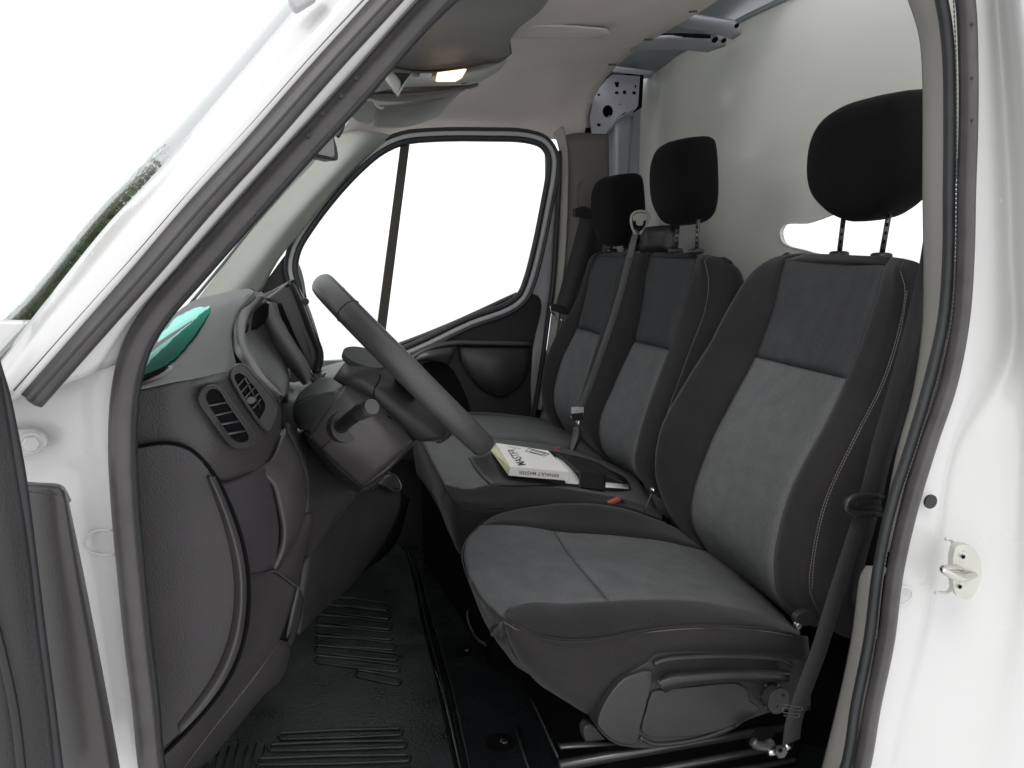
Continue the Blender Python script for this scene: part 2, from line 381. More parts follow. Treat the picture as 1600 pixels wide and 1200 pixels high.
# --- hinge, plug, pressings
hp = [P(*p, .012) for p in [(-10, 674), (22, 670), (52, 671), (68, 680), (74, 694), (68, 706), (50, 712), (22, 719), (-10, 719)]]
hin = plate('door_hinge', hp, white, van, (0, .012, 0), .003, 'white painted hinge leaf bolted to the jamb')
disc('hinge_bolt', P(50, 692, .012), (0, -1, 0), .0075, .006, white, hin, 6, bev=.001)
disc('hinge_washer', P(50, 692, .012), (0, -1, 0), .0105, .002, white, hin, 20, bev=.0006)
tube('pressing_ridge', [P(x, y, .0125) for x, y in [(176, 828), (150, 829), (136, 838), (131, 850), (138, 860), (155, 866), (180, 866)]], .0014, white, van)
tube('pressing_ridge', [P(x, y, .004) for x, y in [(1404, 917), (1418, 918), (1425, 925), (1423, 935), (1410, 944), (1396, 947)]], .0016, white, van)
tube('pressing_ridge', [P(x, y, -.004) for x, y in [(1478, 842), (1484, 842), (1490, 850), (1490, 900), (1483, 924), (1462, 926)]], .003, white, van)
disc('jamb_plug', P(1452, 783, -.002), (-.1, -1, 0), .0105, .004, plast_dk, van, 20, ry=.0105, bev=.0015, label='black rubber plug in the rear jamb')
# striker
pl = [P(x, y, -.034) for x, y in [(1492, 858), (1499, 852), (1520, 855), (1531, 872), (1534, 893), (1530, 915), (1518, 935), (1509, 937), (1495, 930), (1489, 905)]]
stk = plate('striker_plate', cr(pl, 3, True), plate_m, van, (.004, .012, 0), .0015, 'bare metal latch striker on the rear jamb')
for (x, y) in [(1505, 870), (1500, 917)]:
    s = disc('striker_screw', P(x, y, -.034), (-.25, -1, 0), .0085, .002, plate_m, stk, 18, bev=.0008)
    disc('screw_socket', P(x, y, -.037), (-.25, -1, 0), .0032, .0006, void, stk, 6, bev=0)
tube('striker_bolt', [P(1522, 899, -.034), P(1515, 901, -.055), P(1500, 904, -.078), P(1482, 896, -.082), P(1474, 890, -.078), P(1486, 888, -.062), P(1500, 890, -.036)], .0048, chrome, stk, 5, 10)

# --- inside trim strip of the rear pillar
rows = []
for y, x0, x1 in [(-60, 1395, 1462), (0, 1418, 1468), (50, 1434, 1478), (100, 1440, 1483), (300, 1441, 1484), (500, 1441, 1476), (620, 1424, 1444), (700, 1402, 1420), (790, 1384, 1396), (860, 1370, 1380)]:
    rows.append([(x0, y, .11), (x0 + (x1 - x0) * .3, y, .07), (x1, y, .024)])
patch('pillar_trim', rows, trim_b, van, .008, 4, label='beige trim strip inside the rear pillar')
rows = []
for y, x0, x1 in [(884, 1352, 1378), (900, 1343, 1372), (950, 1336, 1366), (1000, 1329, 1360), (1100, 1308, 1342), (1220, 1278, 1320)]:
    rows.append([(x0, y, .10), (x0 + (x1 - x0) * .3, y, .07), (x1, y, .024)])
patch('lower_pillar_trim', rows, trim_b, van, .008, 4, label='beige lower trim piece beside the driver seat')
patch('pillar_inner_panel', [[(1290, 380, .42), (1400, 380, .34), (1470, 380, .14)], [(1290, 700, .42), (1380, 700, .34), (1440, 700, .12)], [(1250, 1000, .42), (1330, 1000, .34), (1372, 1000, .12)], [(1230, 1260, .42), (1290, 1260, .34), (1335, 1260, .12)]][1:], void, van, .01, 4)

# --- sill and rocker below the doorway (out of the picture, closes the body)
box('sill', (.42, .04, .62), 1.3, .10, .16, white, van, bev=.02)

# --- windscreen
WN = [(-110, 680), (0, 548), (80, 462), (170, 352), (250, 262), (400, 95), (600, -140)]
rowsW = []
for i, (x, y) in enumerate(WN):
    s = i / (len(WN) - 1)
    a = P(x, y, .025); fx, fy = [(255, 540), (310, 470), (355, 412), (410, 345), (455, 292), (535, 205), (640, 80)][i]
    b = P(fx, fy, 1.70); r = []
    for t in (0, .05, .14, .3, .5, .7, .88, 1):
        p = a.lerp(b, t); bul = 4 * t * (1 - t); p = p + Vector((-.105 * bul ** .55, 0, .02 * bul)); r.append(p)
    rowsW.append(r)
wsc = grid_obj('windscreen', gridpts(rowsW, 4), glass, van, label='raked windscreen glass')
frit_m = M('black_glass_band', (.006, .006, .007), .04, .02, 5, spec=.8, coat=1)
gw = gridpts(rowsW, 4)
grid_obj('black_band', [[p + Vector((.003, 0, -.003)) for p in rr[:11]] for rr in gw], frit_m, wsc, label='black printed band along the windscreen edge')

# --- headliner
H = [[(430, -260, .22), (800, -260, .25), (1000, -260, .3), (1420, -260, .36)],
     [(600, -110, .42), (800, -110, .46), (1000, -110, .52), (1260, -110, .6)],
     [(620, 0, .72), (800, 0, .76), (960, 0, .84), (1122, 0, .95)],
     [(600, 60, 1.1), (800, 60, 1.12), (900, 62, 1.18), (1018, 64, 1.32)],
     [(585, 115, 1.42), (760, 112, 1.45), (862, 112, 1.5), (955, 112, 1.58)],
     [(560, 165, 1.60), (740, 160, 1.63), (840, 160, 1.64), (926, 160, 1.69)],
     [(520, 226, 1.70), (640, 200, 1.725), (860, 201, 1.725), (922, 190, 1.725)],
     [(490, 262, 1.74), (622, 214, 1.76), (868, 218, 1.76), (926, 222, 1.76)]]
patch('headliner', H, liner, van, .008, 6, label='warm grey moulded headliner')
patch('headliner_recess', [[(800, 40, 1.0), (880, 41, 1.0), (948, 46, 1.06)], [(800, 50, 1.045), (880, 51, 1.045), (952, 54, 1.10)], [(803, 60, 1.10), (870, 60, 1.10), (935, 60, 1.16)]], liner, van, .004, 4)
for (x, y, yy) in [(1083, 18, 1.02), (1013, 62, 1.28), (957, 101, 1.50)]:
    tube('liner_clip', [P(x - 6, y, yy), P(x + 6, y, yy)], .003, trim_br, van, 2)

# --- far front pillar trim
patch('far_pillar_trim', [[(300, 478, 1.69), (350, 474, 1.63), (405, 462, 1.66)], [(352, 412, 1.69), (400, 412, 1.63), (437, 404, 1.66)], [(400, 352, 1.69), (445, 356, 1.63), (482, 350, 1.68)],
      [(450, 296, 1.69), (495, 300, 1.63), (530, 292, 1.69)], [(497, 246, 1.69), (540, 250, 1.64), (574, 248, 1.70)], [(530, 205, 1.68), (575, 205, 1.66), (622, 214, 1.71)]], trim_g, van, .008, 5, label='pale grey green trim on the far windscreen pillar')
tube('pillar_edge_strip', [P(x, y, 1.70) for x, y in [(296, 476), (349, 412), (397, 353), (447, 297), (494, 246), (528, 206)]], .0045, seal_dk, van)

# --- far rear pillar
patch('far_pillar_cover', [[(874, 214, 1.735), (900, 208, 1.70), (930, 208, 1.69), (951, 209, 1.70)], [(882, 300, 1.73), (905, 300, 1.69), (930, 300, 1.68), (952, 300, 1.69)],
      [(880, 420, 1.72), (905, 420, 1.68), (935, 420, 1.66), (955, 420, 1.69)], [(862, 560, 1.72), (895, 560, 1.66), (935, 560, 1.66), (955, 560, 1.69)], [(830, 720, 1.72), (870, 720, 1.66), (935, 720, 1.66), (955, 720, 1.69)]], trim_br, van, .01, 5, label='brown trim on the far rear pillar')
patch('far_pillar_edge', [[(852, 196, 1.74), (880, 198, 1.72)], [(864, 208, 1.74), (884, 212, 1.72)], [(874, 240, 1.74), (886, 240, 1.71)], [(873, 330, 1.74), (886, 330, 1.71)], [(868, 430, 1.74), (880, 430, 1.71)], [(855, 540, 1.74), (866, 540, 1.71)], [(838, 640, 1.74), (845, 640, 1.71)]], trim_b, van, .006, 4)
patch('far_pillar_post', [[(948, 180, 1.74), (962, 180, 1.70), (990, 180, 1.72)], [(950, 260, 1.74), (962, 260, 1.70), (984, 260, 1.72)], [(950, 420, 1.74), (962, 420, 1.70), (980, 420, 1.72)]], metal_b, van, .01, 4, label='blue grey painted metal post')
# perforated bracket
def circ(x, y, rx, ry, n=12, yy=1.69): return [P(x + rx * math.cos(2 * math.pi * i / n), y + ry * math.sin(2 * math.pi * i / n), yy) for i in range(n)]
yb = 1.69
outl = [P(x, y, yb) for x, y in [(925, 209), (922, 185), (926, 160), (936, 138), (950, 122), (958, 116), (985, 118), (1000, 119), (997, 165), (992, 172), (975, 176), (962, 187), (952, 200), (948, 209)]]
holes = [circ(950, 174, 8.5, 10, 14), circ(964, 145, 3.5, 2.6, 8), circ(936, 148, 2.6, 2.2, 8), circ(936, 195, 3.2, 2.8, 8), circ(991, 145, 3.4, 2.8, 8), circ(993, 135, 1.5, 3, 8), circ(969, 163, 1.2, 1.2, 6),
         [P(x, y, yb) for x, y in [(973.5, 141), (979, 141), (979, 147), (973.5, 147)]], [P(x, y, yb) for x, y in [(960, 128), (968, 128), (967, 136), (962, 136)]]]
plate('roof_bracket', [outl] + holes, metal_l, van, (0, .004, 0), 0, 'pale metal bracket punched with holes')
patch('bracket_flange', [[(952, 203, 1.685), (962, 190, 1.685), (975, 180, 1.685), (990, 171, 1.685)], [(950, 212, 1.72), (958, 200, 1.72), (972, 188, 1.72), (988, 182, 1.72)]], metal_l, van, .003, 5)
plate('bracket_shadow', [P(x, y, 1.735) for x, y in [(915, 212), (915, 112), (1006, 114), (1003, 168), (975, 185), (955, 212)]], void, van, (0, .01, 0), 0)  # black plate painted in for the shadow behind the bracket

# --- cargo roof seen behind the liner edge
patch('cargo_roof', [[(900, 140, 1.80), (1000, 124, 1.80), (1040, 118, 1.76)], [(1000, 40, 1.42), (1100, 50, 1.42), (1180, 40, 1.30)], [(1100, -60, 1.0), (1250, -40, 1.0), (1420, -60, .8)]], metal_b, van, .006, 6, label='bare blue grey cargo roof skin')
def beam(pts, y0, y1, nm='roof_beam', th=.03):
    return plate(nm, [P(x, y, yy) for x, y, yy in pts], metal_l, van, (0, .004, th), .004)
patch('roof_beam', [[(955, 104, 1.62), (1000, 109, 1.60), (1022, 112, 1.60)], [(958, 113, 1.63), (1000, 117, 1.61), (1018, 118, 1.61)]], metal_l, van, .01, 4)
b1 = patch('roof_beam', [[(990, 60, 1.33), (1050, 57, 1.28), (1118, 60, 1.26)], [(985, 73, 1.36), (1050, 68, 1.32), (1135, 70, 1.26)], [(985, 80, 1.40), (1050, 77, 1.36), (1105, 82, 1.32)]], metal_l, van, .012, 4, puff=.004)
b2 = patch('roof_beam', [[(1040, 22, 1.15), (1080, 25, 1.13), (1150, 33, 1.11)], [(1055, 34, 1.18), (1100, 42, 1.16), (1158, 52, 1.13)], [(1060, 42, 1.2), (1100, 48, 1.19), (1145, 62, 1.16)]], metal_l, van, .012, 4, puff=.004)
disc('beam_hole', P(1117, 62, 1.255), (0, -.7, -.7), .010, .001, void, b1, 16, bev=0)
disc('beam_hole', P(1131, 63, 1.25), (0, -.7, -.7), .008, .001, void, b1, 16, bev=0)
disc('beam_hole', P(1151, 40, 1.10), (0, -.7, -.7), .007, .001, void, b2, 16, bev=0)
tube('roof_seam', [P(1000, 57, 1.32), P(1060, 55, 1.28), P(1110, 57, 1.24)], .006, void, van)

# --- bulkhead with its window
XB = 1.47
def Q(px, py): return PXX(px, py, XB)
bo = [Vector((XB, 1.86, .7)), Vector((XB, 1.86, 2.30)), Vector((XB, 1.62, 2.325)), Vector((XB, .6, 2.33)), Vector((XB, .05, 2.30)), Vector((XB, -.02, 2.1)), Vector((XB, -.02, .7))]
w1 = cr([Q(*p) for p in [(1219, 362), (1226, 350), (1262, 348), (1295, 337), (1335, 322), (1400, 296), (1446, 268), (1490, 250), (1530, 300), (1530, 400), (1470, 415), (1380, 410), (1300, 402), (1255, 391), (1224, 380)]], 4, True)
w2 = cr([Q(*p) for p in [(1056, 362), (1050, 370), (1044, 382), (1041, 400), (1046, 410), (1056, 408), (1059, 390)]], 3, True)
bh = plate('bulkhead', [bo, w1, w2], bulk_m, van, (.012, 0, 0), 0, 'glossy pale green grey bulkhead behind the seats')
plate('bulkhead_window', [v + Vector((.006, 0, 0)) for v in w1], glass, van, (.004, 0, 0), 0, 'clear window pane in the bulkhead')
tube('bulkhead_window_edge', w1[::2], .003, bulk_m, van, 2, 6, True, (1, 0, 0))
box('cargo_side', (1.33, 1.85, 1.55), .36, .02, 1.6, metal_b, van, bev=0)
# shallow pressed field
fld = cr([Q(*p) for p in [(1150, 232), (1185, 229), (1240, 228), (1236, 250), (1228, 300), (1215, 338), (1200, 352), (1160, 356), (1146, 340), (1146, 260)]], 3, True)
pass
tube('bulkhead_edge', [Vector((XB - .004, 1.80, 2.305)), Vector((XB - .004, 1.2, 2.332)), Vector((XB - .004, .5, 2.332))], .008, metal_b, van, 3, 8, up=(1, 0, 0))

# --- floor of the cab
box('cab_floor', (.55, .92, .585), 1.8, 1.76, .05, floor_m, van, bev=0, label='black painted cab floor')

box('firewall', (-.40, .92, 1.0), .03, 1.72, .95, void, van, bev=0)
box('cab_lower_side', (.45, 1.80, .92), 1.75, .03, .75, plast_dk, van, bev=0)
box('toe_board', (-.30, .92, .72), .30, 1.72, .03, mat_m, van, Matrix.Rotation(rad(42), 3, 'Y'), bev=0)
box('gap_dark_panel', (1.44, .92, .90), .03, 1.86, .74, plast_dk, van, bev=0)  # added dark panel, stops light leaking and blackens the gap between seats
# floor pressings and seat base plinth
tube('floor_step', [PZ(x, y, .625) for x, y in [(636, 858), (652, 905), (668, 980), (690, 1065), (722, 1210)]], .006, floor_m, van, 5)
tube('worn_edge', [PZ(x, y, .630) for x, y in [(678, 1040), (690, 1078), (703, 1130), (712, 1170), (724, 1225)]], .0012, chrome, van, 5, label='bright worn edge of the floor step')
plinth = plate('seat_plinth', [PZ(*p, .640) for p in [(650, 870), (690, 862), (1000, 880), (1100, 1010), (1180, 1240), (740, 1240), (704, 1070), (670, 950)]], floor_m, van, (0, 0, -.02), .004, label='black floor plinth under the seats')
for (x, y, r) in [(676, 858, 20), (725, 1018, 24), (782, 1160, 34)]:
    c = PZ(x, y, .6405); k = r / 24 * .022
    d = disc('bolt_recess', c, (0, 0, 1), k, .0012, void, van, 20, bev=0)
    disc('floor_bolt', c + Vector((.006, -.006, .002)), (0, 0, 1), k * .32, .006, chrome, d, 6, bev=.001)

# ================================================================== RUBBER MAT
mat = thing('floor_mat', 'dark green grey rubber floor mat with raised ribs in the driver footwell', 'floor mat', (.3, 1.0, .62))
mo = [(150, 1260), (330, 1120), (430, 1000), (470, 930), (555, 880), (620, 848), (634, 862), (646, 905), (660, 975), (682, 1062), (716, 1225), (720, 1290)]
plate('mat_sheet', cr([PZ(x, y, .628) for x, y in mo], 1, True), mat_m, mat, (0, 0, -.008), .003)
def loopslot(x0, y0, x1, y1, h, r=.0028):
    pts = []
    for k in range(7): a = rad(-90 + 30 * k); pts.append((x1 - h + h * math.cos(a), y1 + h * math.sin(a)))
    for k in range(7): a = rad(90 + 30 * k); pts.append((x0 + h + h * math.cos(a), y0 + h * math.sin(a)))
    return tube('rib', [PZ(x, y, .630) for x, y in pts], r, mat_m, mat, 2, 6, True, (0, 0, 1))
for (x0, y0, x1, y1) in [(520, 938, 606, 948), (504, 950, 610, 962), (494, 966, 612, 978), (492, 983, 614, 994), (492, 999, 618, 1010), (492, 1014, 622, 1026), (492, 1030, 624, 1044), (556, 1052, 626, 1064)]:
    loopslot(x0, y0, x1, y1, 5.6, .0032)
for (x0, y0, x1, y1) in [(436, 1150, 628, 1143), (420, 1168, 634, 1162), (400, 1190, 640, 1184), (390, 1213, 648, 1207)]:
    loopslot(x0, y0, x1, y1, 5.0, .0038)
for k in range(7):
    tube('tread', [PZ(312 + k * 14, 1225, .631), PZ(330 + k * 14, 1165 - (k % 2) * 4, .631)], .0022, mat_m, mat, 1, 5, up=(0, 0, 1))

# ================================================================== PASSENGER DOOR
pd = thing('passenger_door', 'closed passenger door with black trim and framed side window', 'door', (.75, 1.75, 1.4))
WP = [(472, 450), (465, 420), (470, 392), (490, 358), (530, 306), (570, 264), (600, 240), (632, 226), (680, 221), (760, 220.5), (820, 223), (844, 231), (853, 246), (852, 275), (846, 310), (831, 385), (818, 435), (808, 458), (790, 472),
      (730, 494), (640, 536), (560, 563), (500, 581), (488, 560), (478, 505)]
def ring(d, y):
    n = len(WP); cx, cy = 680, 380; out = []
    for i in range(n):
        a = WP[i - 1]; b = WP[(i + 1) % n]; t = Vector((b[0] - a[0], b[1] - a[1])).normalized(); out.append(P(WP[i][0] + t.y * d, WP[i][1] - t.x * d, y))
    return cr(out, 4, True)
sweep('window_gasket', ring(4, 1.70), ell(.0105, .010, 8), seal_dk, pd, closed=True, label='black rubber gasket round the side window')
sweep('door_frame', ring(11.5, 1.705), ell(.011, .010, 8), door_metal, pd, closed=True, label='grey metal frame round the side window')
sweep('outer_seal', ring(18.5, 1.70), ell(.0065, .008, 8), seal_dk, pd, closed=True)
plate('window_glass', [p for p in ring(2, 1.715)], glass, pd, (0, .004, 0), 0)
plate('window_bar', [P(*p, 1.708) for p in [(627, 219), (641, 219), (600, 540), (585, 540)]], bar_m, pd, (0, .005, 0), .001, 'dark upright bar across the side window')
patch('door_shell', [[(852, 236, 1.745), (870, 236, 1.75)], [(852, 300, 1.74), (870, 300, 1.75)], [(840, 370, 1.735), (866, 370, 1.745)], [(824, 445, 1.735), (862, 445, 1.745)], [(818, 470, 1.735), (858, 480, 1.745)], [(834, 540, 1.735), (850, 540, 1.745)], [(826, 600, 1.735), (840, 600, 1.745)], [(818, 670, 1.735), (828, 670, 1.745)]], door_metal, pd, .006, 4, label='bare grey door edge beside the trim')
tube('door_edge_seal', [P(x, y, 1.738) for x, y in [(874, 236), (873, 300), (869, 370), (864, 445), (856, 500), (848, 560), (839, 620), (829, 680)]], .009, seal_dk, pd)
dt = [P(*p, 1.715) for p in [(470, 600), (500, 578), (560, 561), (640, 533), (700, 510), (745, 489), (790, 468), (806, 460), (826, 458), (842, 463), (847, 478), (842, 505), (834, 540), (830, 600), (822, 680), (640, 720), (500, 700)]]
plate('door_trim', cr(dt, 2, True), plast_dk, pd, (0, .022, 0), .006, 'black moulded door trim panel')
tube('sill_strip', [P(x, y, 1.718) for x, y in [(500, 577), (560, 560), (640, 532), (700, 508), (745, 488), (790, 467), (808, 459)]], .0065, plast_top, pd)
al = sweep('armrest_ledge', cr([P(x, y, 1.69) for x, y in [(612, 588), (640, 560), (670, 543), (705, 535), (760, 535), (829, 536)]], 5), [(-.010, .02), (-.010, -.012), (-.003, -.016), (.006, -.012), (.008, .02)], plast_s, pd)
patch('door_pocket', [[(716, 540, 1.70), (770, 541, 1.69), (829, 541, 1.70)], [(722, 565, 1.69), (775, 565, 1.66), (829, 565, 1.69)], [(738, 592, 1.69), (775, 596, 1.66), (822, 590, 1.69)], [(752, 610, 1.705), (785, 621, 1.695), (812, 606, 1.705)]], plast_md, pd, .01, 5, label='rounded charcoal pocket on the door trim')
patch('grab_handle', [[(638, 560, 1.69), (670, 548, 1.67), (716, 540, 1.69)], [(645, 566, 1.68), (672, 556, 1.66), (710, 553, 1.68)], [(662, 563, 1.69), (680, 565, 1.68), (702, 570, 1.69)]], plast_s, pd, .01, 4, label='grey door grab handle')
plate('handle_recess', cr([P(*p, 1.705) for p in [(660, 570), (680, 566), (702, 572), (720, 600), (735, 640), (740, 680), (700, 680), (670, 620)]], 3, True), void, pd, (0, .005, 0), 0)

# ================================================================== SEATS
def seam_cols(rows, i): return [P(*r[i]) for r in rows]
def subcols(rows, a, b): return [r[a:b + 1] for r in rows]

# ---- driver seat
ds = thing('car_seat', 'driver seat in black and grey fabric with side lever, nearest the open door', 'car seat', (.75, .5, .62))
BK = [  # far rear, far edge, far seam, near seam, stitch line, near back edge, near rear
 [(1226, 399, .74), (1240, 397, .72), (1258, 396, .66), (1392, 401, .36), (1412, 404, .30), (1434, 410, .27), (1450, 420, .26)],
 [(1212, 406, .80), (1207, 407, .765), (1226, 406, .67), (1386, 414, .36), (1407, 424, .285), (1446, 436, .26), (1480, 446, .27)],
 [(1200, 420, .82), (1180, 424, .785), (1216, 440, .67), (1375, 449, .36), (1414, 454, .27), (1462, 462, .25), (1500, 470, .27)],
 [(1172, 470, .82), (1140, 482, .79), (1203, 496, .67), (1353, 513, .36), (1403, 519, .27), (1460, 528, .25), (1500, 534, .27)],
 [(1145, 530, .82), (1109, 541, .79), (1180, 558, .67), (1322, 592, .36), (1376, 602, .265), (1436, 620, .24), (1480, 630, .27)],
 [(1108, 600, .82), (1071, 602, .79), (1145, 622, .67), (1289, 663, .36), (1337, 679, .265), (1402, 705, .24), (1450, 715, .27)],
 [(1075, 665, .82), (1034, 672, .79), (1104, 705, .67), (1238, 760, .36), (1289, 782, .265), (1362, 805, .24), (1410, 820, .27)],
 [(1062, 730, .82), (1026, 738, .79), (1083, 768, .67), (1215, 836, .36), (1270, 863, .265), (1338, 885, .24), (1385, 900, .27)],
 [(1074, 790, .82), (1043, 793, .78), (1080, 812, .67), (1209, 890, .36), (1265, 920, .265), (1316, 940, .24), (1360, 950, .27)],
 [(1100, 850, .80), (1083, 846, .77), (1104, 858, .67), (1218, 935, .36), (1276, 952, .27), (1304, 965, .25), (1345, 975, .27)],
 [(1130, 890, .80), (1120, 890, .77), (1145, 905, .67), (1252, 975, .36), (1300, 985, .28), (1320, 995, .26), (1350, 1005, .27)]]
bk = patch('backrest_bolster', subcols(BK, 0, 2), black_f, ds, .008, 7, puff=.004, pw=.1, wr=.002)
bk = patch('backrest_bolster', [[*r[3:5]] for r in BK][0:0] or subcols(BK, 3, 4), black_f, ds, .01, 7, puff=.009, pw=.25, wr=.0015)
bk = patch('backrest_side', subcols(BK, 4, 6), black_f, ds, .01, 7, puff=.004, pw=.1, wr=.0015)
def sub_rows(BK, c0, c1, r0, r1): return [r[c0:c1 + 1] for r in BK[r0:r1 + 1]]
def midcol(rows, dip=.012):
    out = []
    for r in rows:
        a, b = r; A, B = P(*a), P(*b)
        def m(t, k):
            y = a[2] + (b[2] - a[2]) * t; p = A.lerp(B, t) + Vector((k, 0, 0)); d = p - CAM; z = d.dot(FW)
            return (800 + FPX * d.dot(RT) / z, 600 - FPX * d.dot(UP) / z, p.y)
        out.append([a, m(.33, dip), m(.67, dip), b])
    return out
patch('top_strip', [r[2:4] for r in BK[:2]], black_f, ds, .008, 7, puff=.003)
patch('upper_panel', midcol(sub_rows(BK, 2, 3, 1, 4), .008), grey_f2, ds, .012, 7, puff=.004, pw=.05, wr=.002)
patch('lower_panel', midcol(sub_rows(BK, 2, 3, 4, 10), .012), grey_f, ds, .012, 7, puff=.005, pw=.05, wr=.002)
stitches('back_stitching', seam_cols(BK, 4)[1:10], ds, lift=.004)
stitches('back_stitching', [P(p[0] + 3.5, p[1] + .5, p[2]) for p in [r[4] for r in BK]][2:9], ds, lift=.006)
# back shell so the seat has a rear
False and patch('back_shell', [[(BK[i][1][0] + 60, BK[i][1][1] - 2, .80), (BK[i][4][0] + 110, BK[i][4][1] + 8, .28)] for i in (0, 2, 4, 6, 8, 10)], plast_dk, ds, .02, 4)

CU = [ # far silhouette, far seam, mid, near seam, near piping
 [(752, 822, .76), (775, 806, .775), (812, 795, .78), (875, 787, .78), (950, 790, .78), (1025, 811, .78), (1110, 856, .77)],
 [(746, 823, .72), (790, 820, .69), (837, 825, .67), (865, 831, .67), (950, 836, .67), (1025, 844, .67), (1130, 868, .67)],
 [(724, 862, .55), (765, 868, .54), (825, 868, .53), (893, 868, .52), (985, 876, .52), (1085, 890, .52), (1190, 925, .52)],
 [(757, 940, .335), (790, 953, .33), (832, 941, .34), (886, 944, .34), (951, 940, .34), (1075, 939, .34), (1245, 984, .34)],
 [(787, 967, .27), (812, 981, .255), (840, 992, .25), (900, 1000, .245), (1000, 985, .245), (1100, 977, .245), (1245, 992, .26)]]
CU_front = [(727, 884, .5), ]
def colsub(rows, a, b): return [r[a:b + 1] for r in rows]
patch('cushion_bolster', CU[0:2], black_f, ds, .06, 7, puff=.006, pw=.15, wr=.0015)
# grey panel: front part, then the part behind the cross seam
G1 = [[(750, 820, .72), (790, 820, .69), (837, 825, .67), (865, 831, .67)],
      [(727, 846, .62), (770, 846, .60), (830, 849, .59), (880, 852, .59)],
      [(726, 880, .50), (775, 880, .49), (838, 878, .49), (898, 876, .49)],
      [(745, 925, .38), (790, 917, .40), (850, 912, .41), (925, 908, .41)],
      [(787, 966, .27), (803, 949, .325), (858, 945.5, .34), (952, 940, .34)]]
patch('cushion_front_panel', G1, grey_f, ds, .04, 8, puff=.004, pw=.06, wr=.0025)
G2 = [[(865, 831, .67), (950, 836, .67), (1025, 844, .67), (1130, 868, .67)],
      [(880, 852, .59), (965, 858, .59), (1055, 868, .59), (1160, 897, .59)],
      [(898, 876, .49), (985, 882, .49), (1090, 895, .49), (1200, 935, .49)],
      [(925, 908, .41), (1010, 911, .41), (1120, 922, .41), (1228, 962, .41)],
      [(952, 940, .34), (1012, 938.5, .34), (1110, 943, .34), (1250, 986, .34)]]
patch('cushion_rear_panel', G2, grey_f, ds, .04, 8, puff=.004, pw=.05, wr=.0025)
N1 = [[(787, 965.5, .27), (803, 948, .325), (832, 941, .34), (886, 944, .34), (952, 940, .34), (1075, 939, .34), (1192, 962, .34), (1250, 986, .34)],
      [(793, 970, .265), (820, 965, .28), (850, 967, .28), (900, 972, .28), (980, 962, .28), (1080, 957, .28), (1192, 970, .285), (1250, 990, .29)],
      [(798, 974, .26), (818, 984, .25), (846, 993, .246), (900, 999.5, .245), (1000, 985, .245), (1100, 977, .245), (1192, 981, .25), (1250, 993, .26)]]
patch('cushion_bolster', N1, black_f, ds, .03, 7, puff=.005, pw=.25, wr=.001)
PIPE = [(735, 905, .43), (752, 934, .36), (770, 953, .305), (787, 967, .268), (812, 981, .253), (840, 992.5, .246), (862, 997, .244), (900, 1000, .243), (950, 995, .243), (1000, 985.5, .243), (1050, 979, .243), (1100, 977, .243), (1150, 978, .246), (1200, 982, .25), (1240, 989, .255)]
tube('piping', Ps([(x, y + 1, d - .002) for x, y, d in PIPE]), .0026, black_f, ds, 5, 6)
stitches('cushion_stitching', Ps([(x, y + 5, d - .004) for x, y, d in PIPE[3:]]), ds, step=.005, r=.0006, lift=.002)
# skirt: front face and near side
patch('cushion_skirt', [[(757, 812, .80), (748, 822, .77), (727, 850, .60), (724, 880, .50), (737, 910, .42), (768, 955, .31), (788, 968.5, .266)],
      [(757, 822, .80), (747, 834, .77), (728, 865, .61), (729, 893, .51), (742, 925, .43), (770, 970, .32), (792, 985, .268)],
      [(765, 850, .80), (757, 862, .77), (742, 890, .62), (745, 930, .52), (757, 965, .44), (782, 1005, .33), (806, 1025, .28)],
      [(790, 900, .80), (782, 920, .77), (770, 950, .63), (772, 985, .53), (790, 1015, .45), (812, 1042, .35), (846, 1062, .30)]], black_f, ds, .002, 6, wr=.002)
patch('side_skirt', [[(786, 968, .266), (812, 983, .250), (842, 995, .243), (900, 1002.5, .240), (1000, 988, .240), (1100, 980, .240), (1192, 984.5, .246), (1262, 994, .262)],
      [(790, 985, .262), (818, 1000, .243), (846, 1012, .233), (900, 1018, .228), (990, 1010, .228), (1100, 1000, .230), (1192, 1003, .240), (1264, 1012, .262)],
      [(804, 1022, .270), (828, 1036, .245), (852, 1048, .232), (905, 1050, .225), (985, 1035, .225), (1100, 1022, .232), (1192, 1025, .245), (1266, 1032, .265)],
      [(835, 1060, .290), (852, 1072, .262), (872, 1082, .245), (912, 1090, .232), (965, 1080, .235), (1090, 1060, .245), (1192, 1062, .255), (1266, 1066, .275)],
      [(862, 1077, .305), (880, 1088, .285), (900, 1100, .268), (922, 1118, .252), (950, 1120, .255), (1090, 1110, .26), (1192, 1110, .27), (1266, 1110, .29)]], black_f, ds, .015, 6, puff=.004, pw=.1, wr=.002)
tube('skirt_seam', Ps([(838, 996, .240), (843, 1025, .232), (850, 1052, .232), (866, 1079, .243)]), .0011, black_f, ds, 5, 6)
# plastic side shield with levers
sh = [(931, 1130), (937, 1113), (944, 1098), (953, 1083), (964, 1069), (975, 1058), (987, 1050), (1001, 1041), (1014, 1034), (1023, 1025), (1040, 1021), (1080, 1019), (1148, 1023), (1230, 1031), (1262, 1036), (1256, 1090), (1206, 1112), (1162, 1128), (1148, 1139), (1104, 1156), (1063, 1165), (1017, 1169), (967, 1165), (941, 1147)]
shl = plate('side_shield', cr([P(*p, .214) for p in sh], 2, True), plast_md, ds, (0, .03, 0), .006, 'dark plastic shield on the seat side', seg=4)
plate('shield_front', cr([P(*p, .206) for p in [(934, 1130), (944, 1102), (958, 1080), (975, 1062), (992, 1054), (1018, 1049), (1021, 1058), (1016, 1080), (1008, 1112), (1000, 1140), (996, 1163), (968, 1162), (943, 1146)]], 2, True), plast_sh, ds, (0, .016, 0), .004, seg=4)
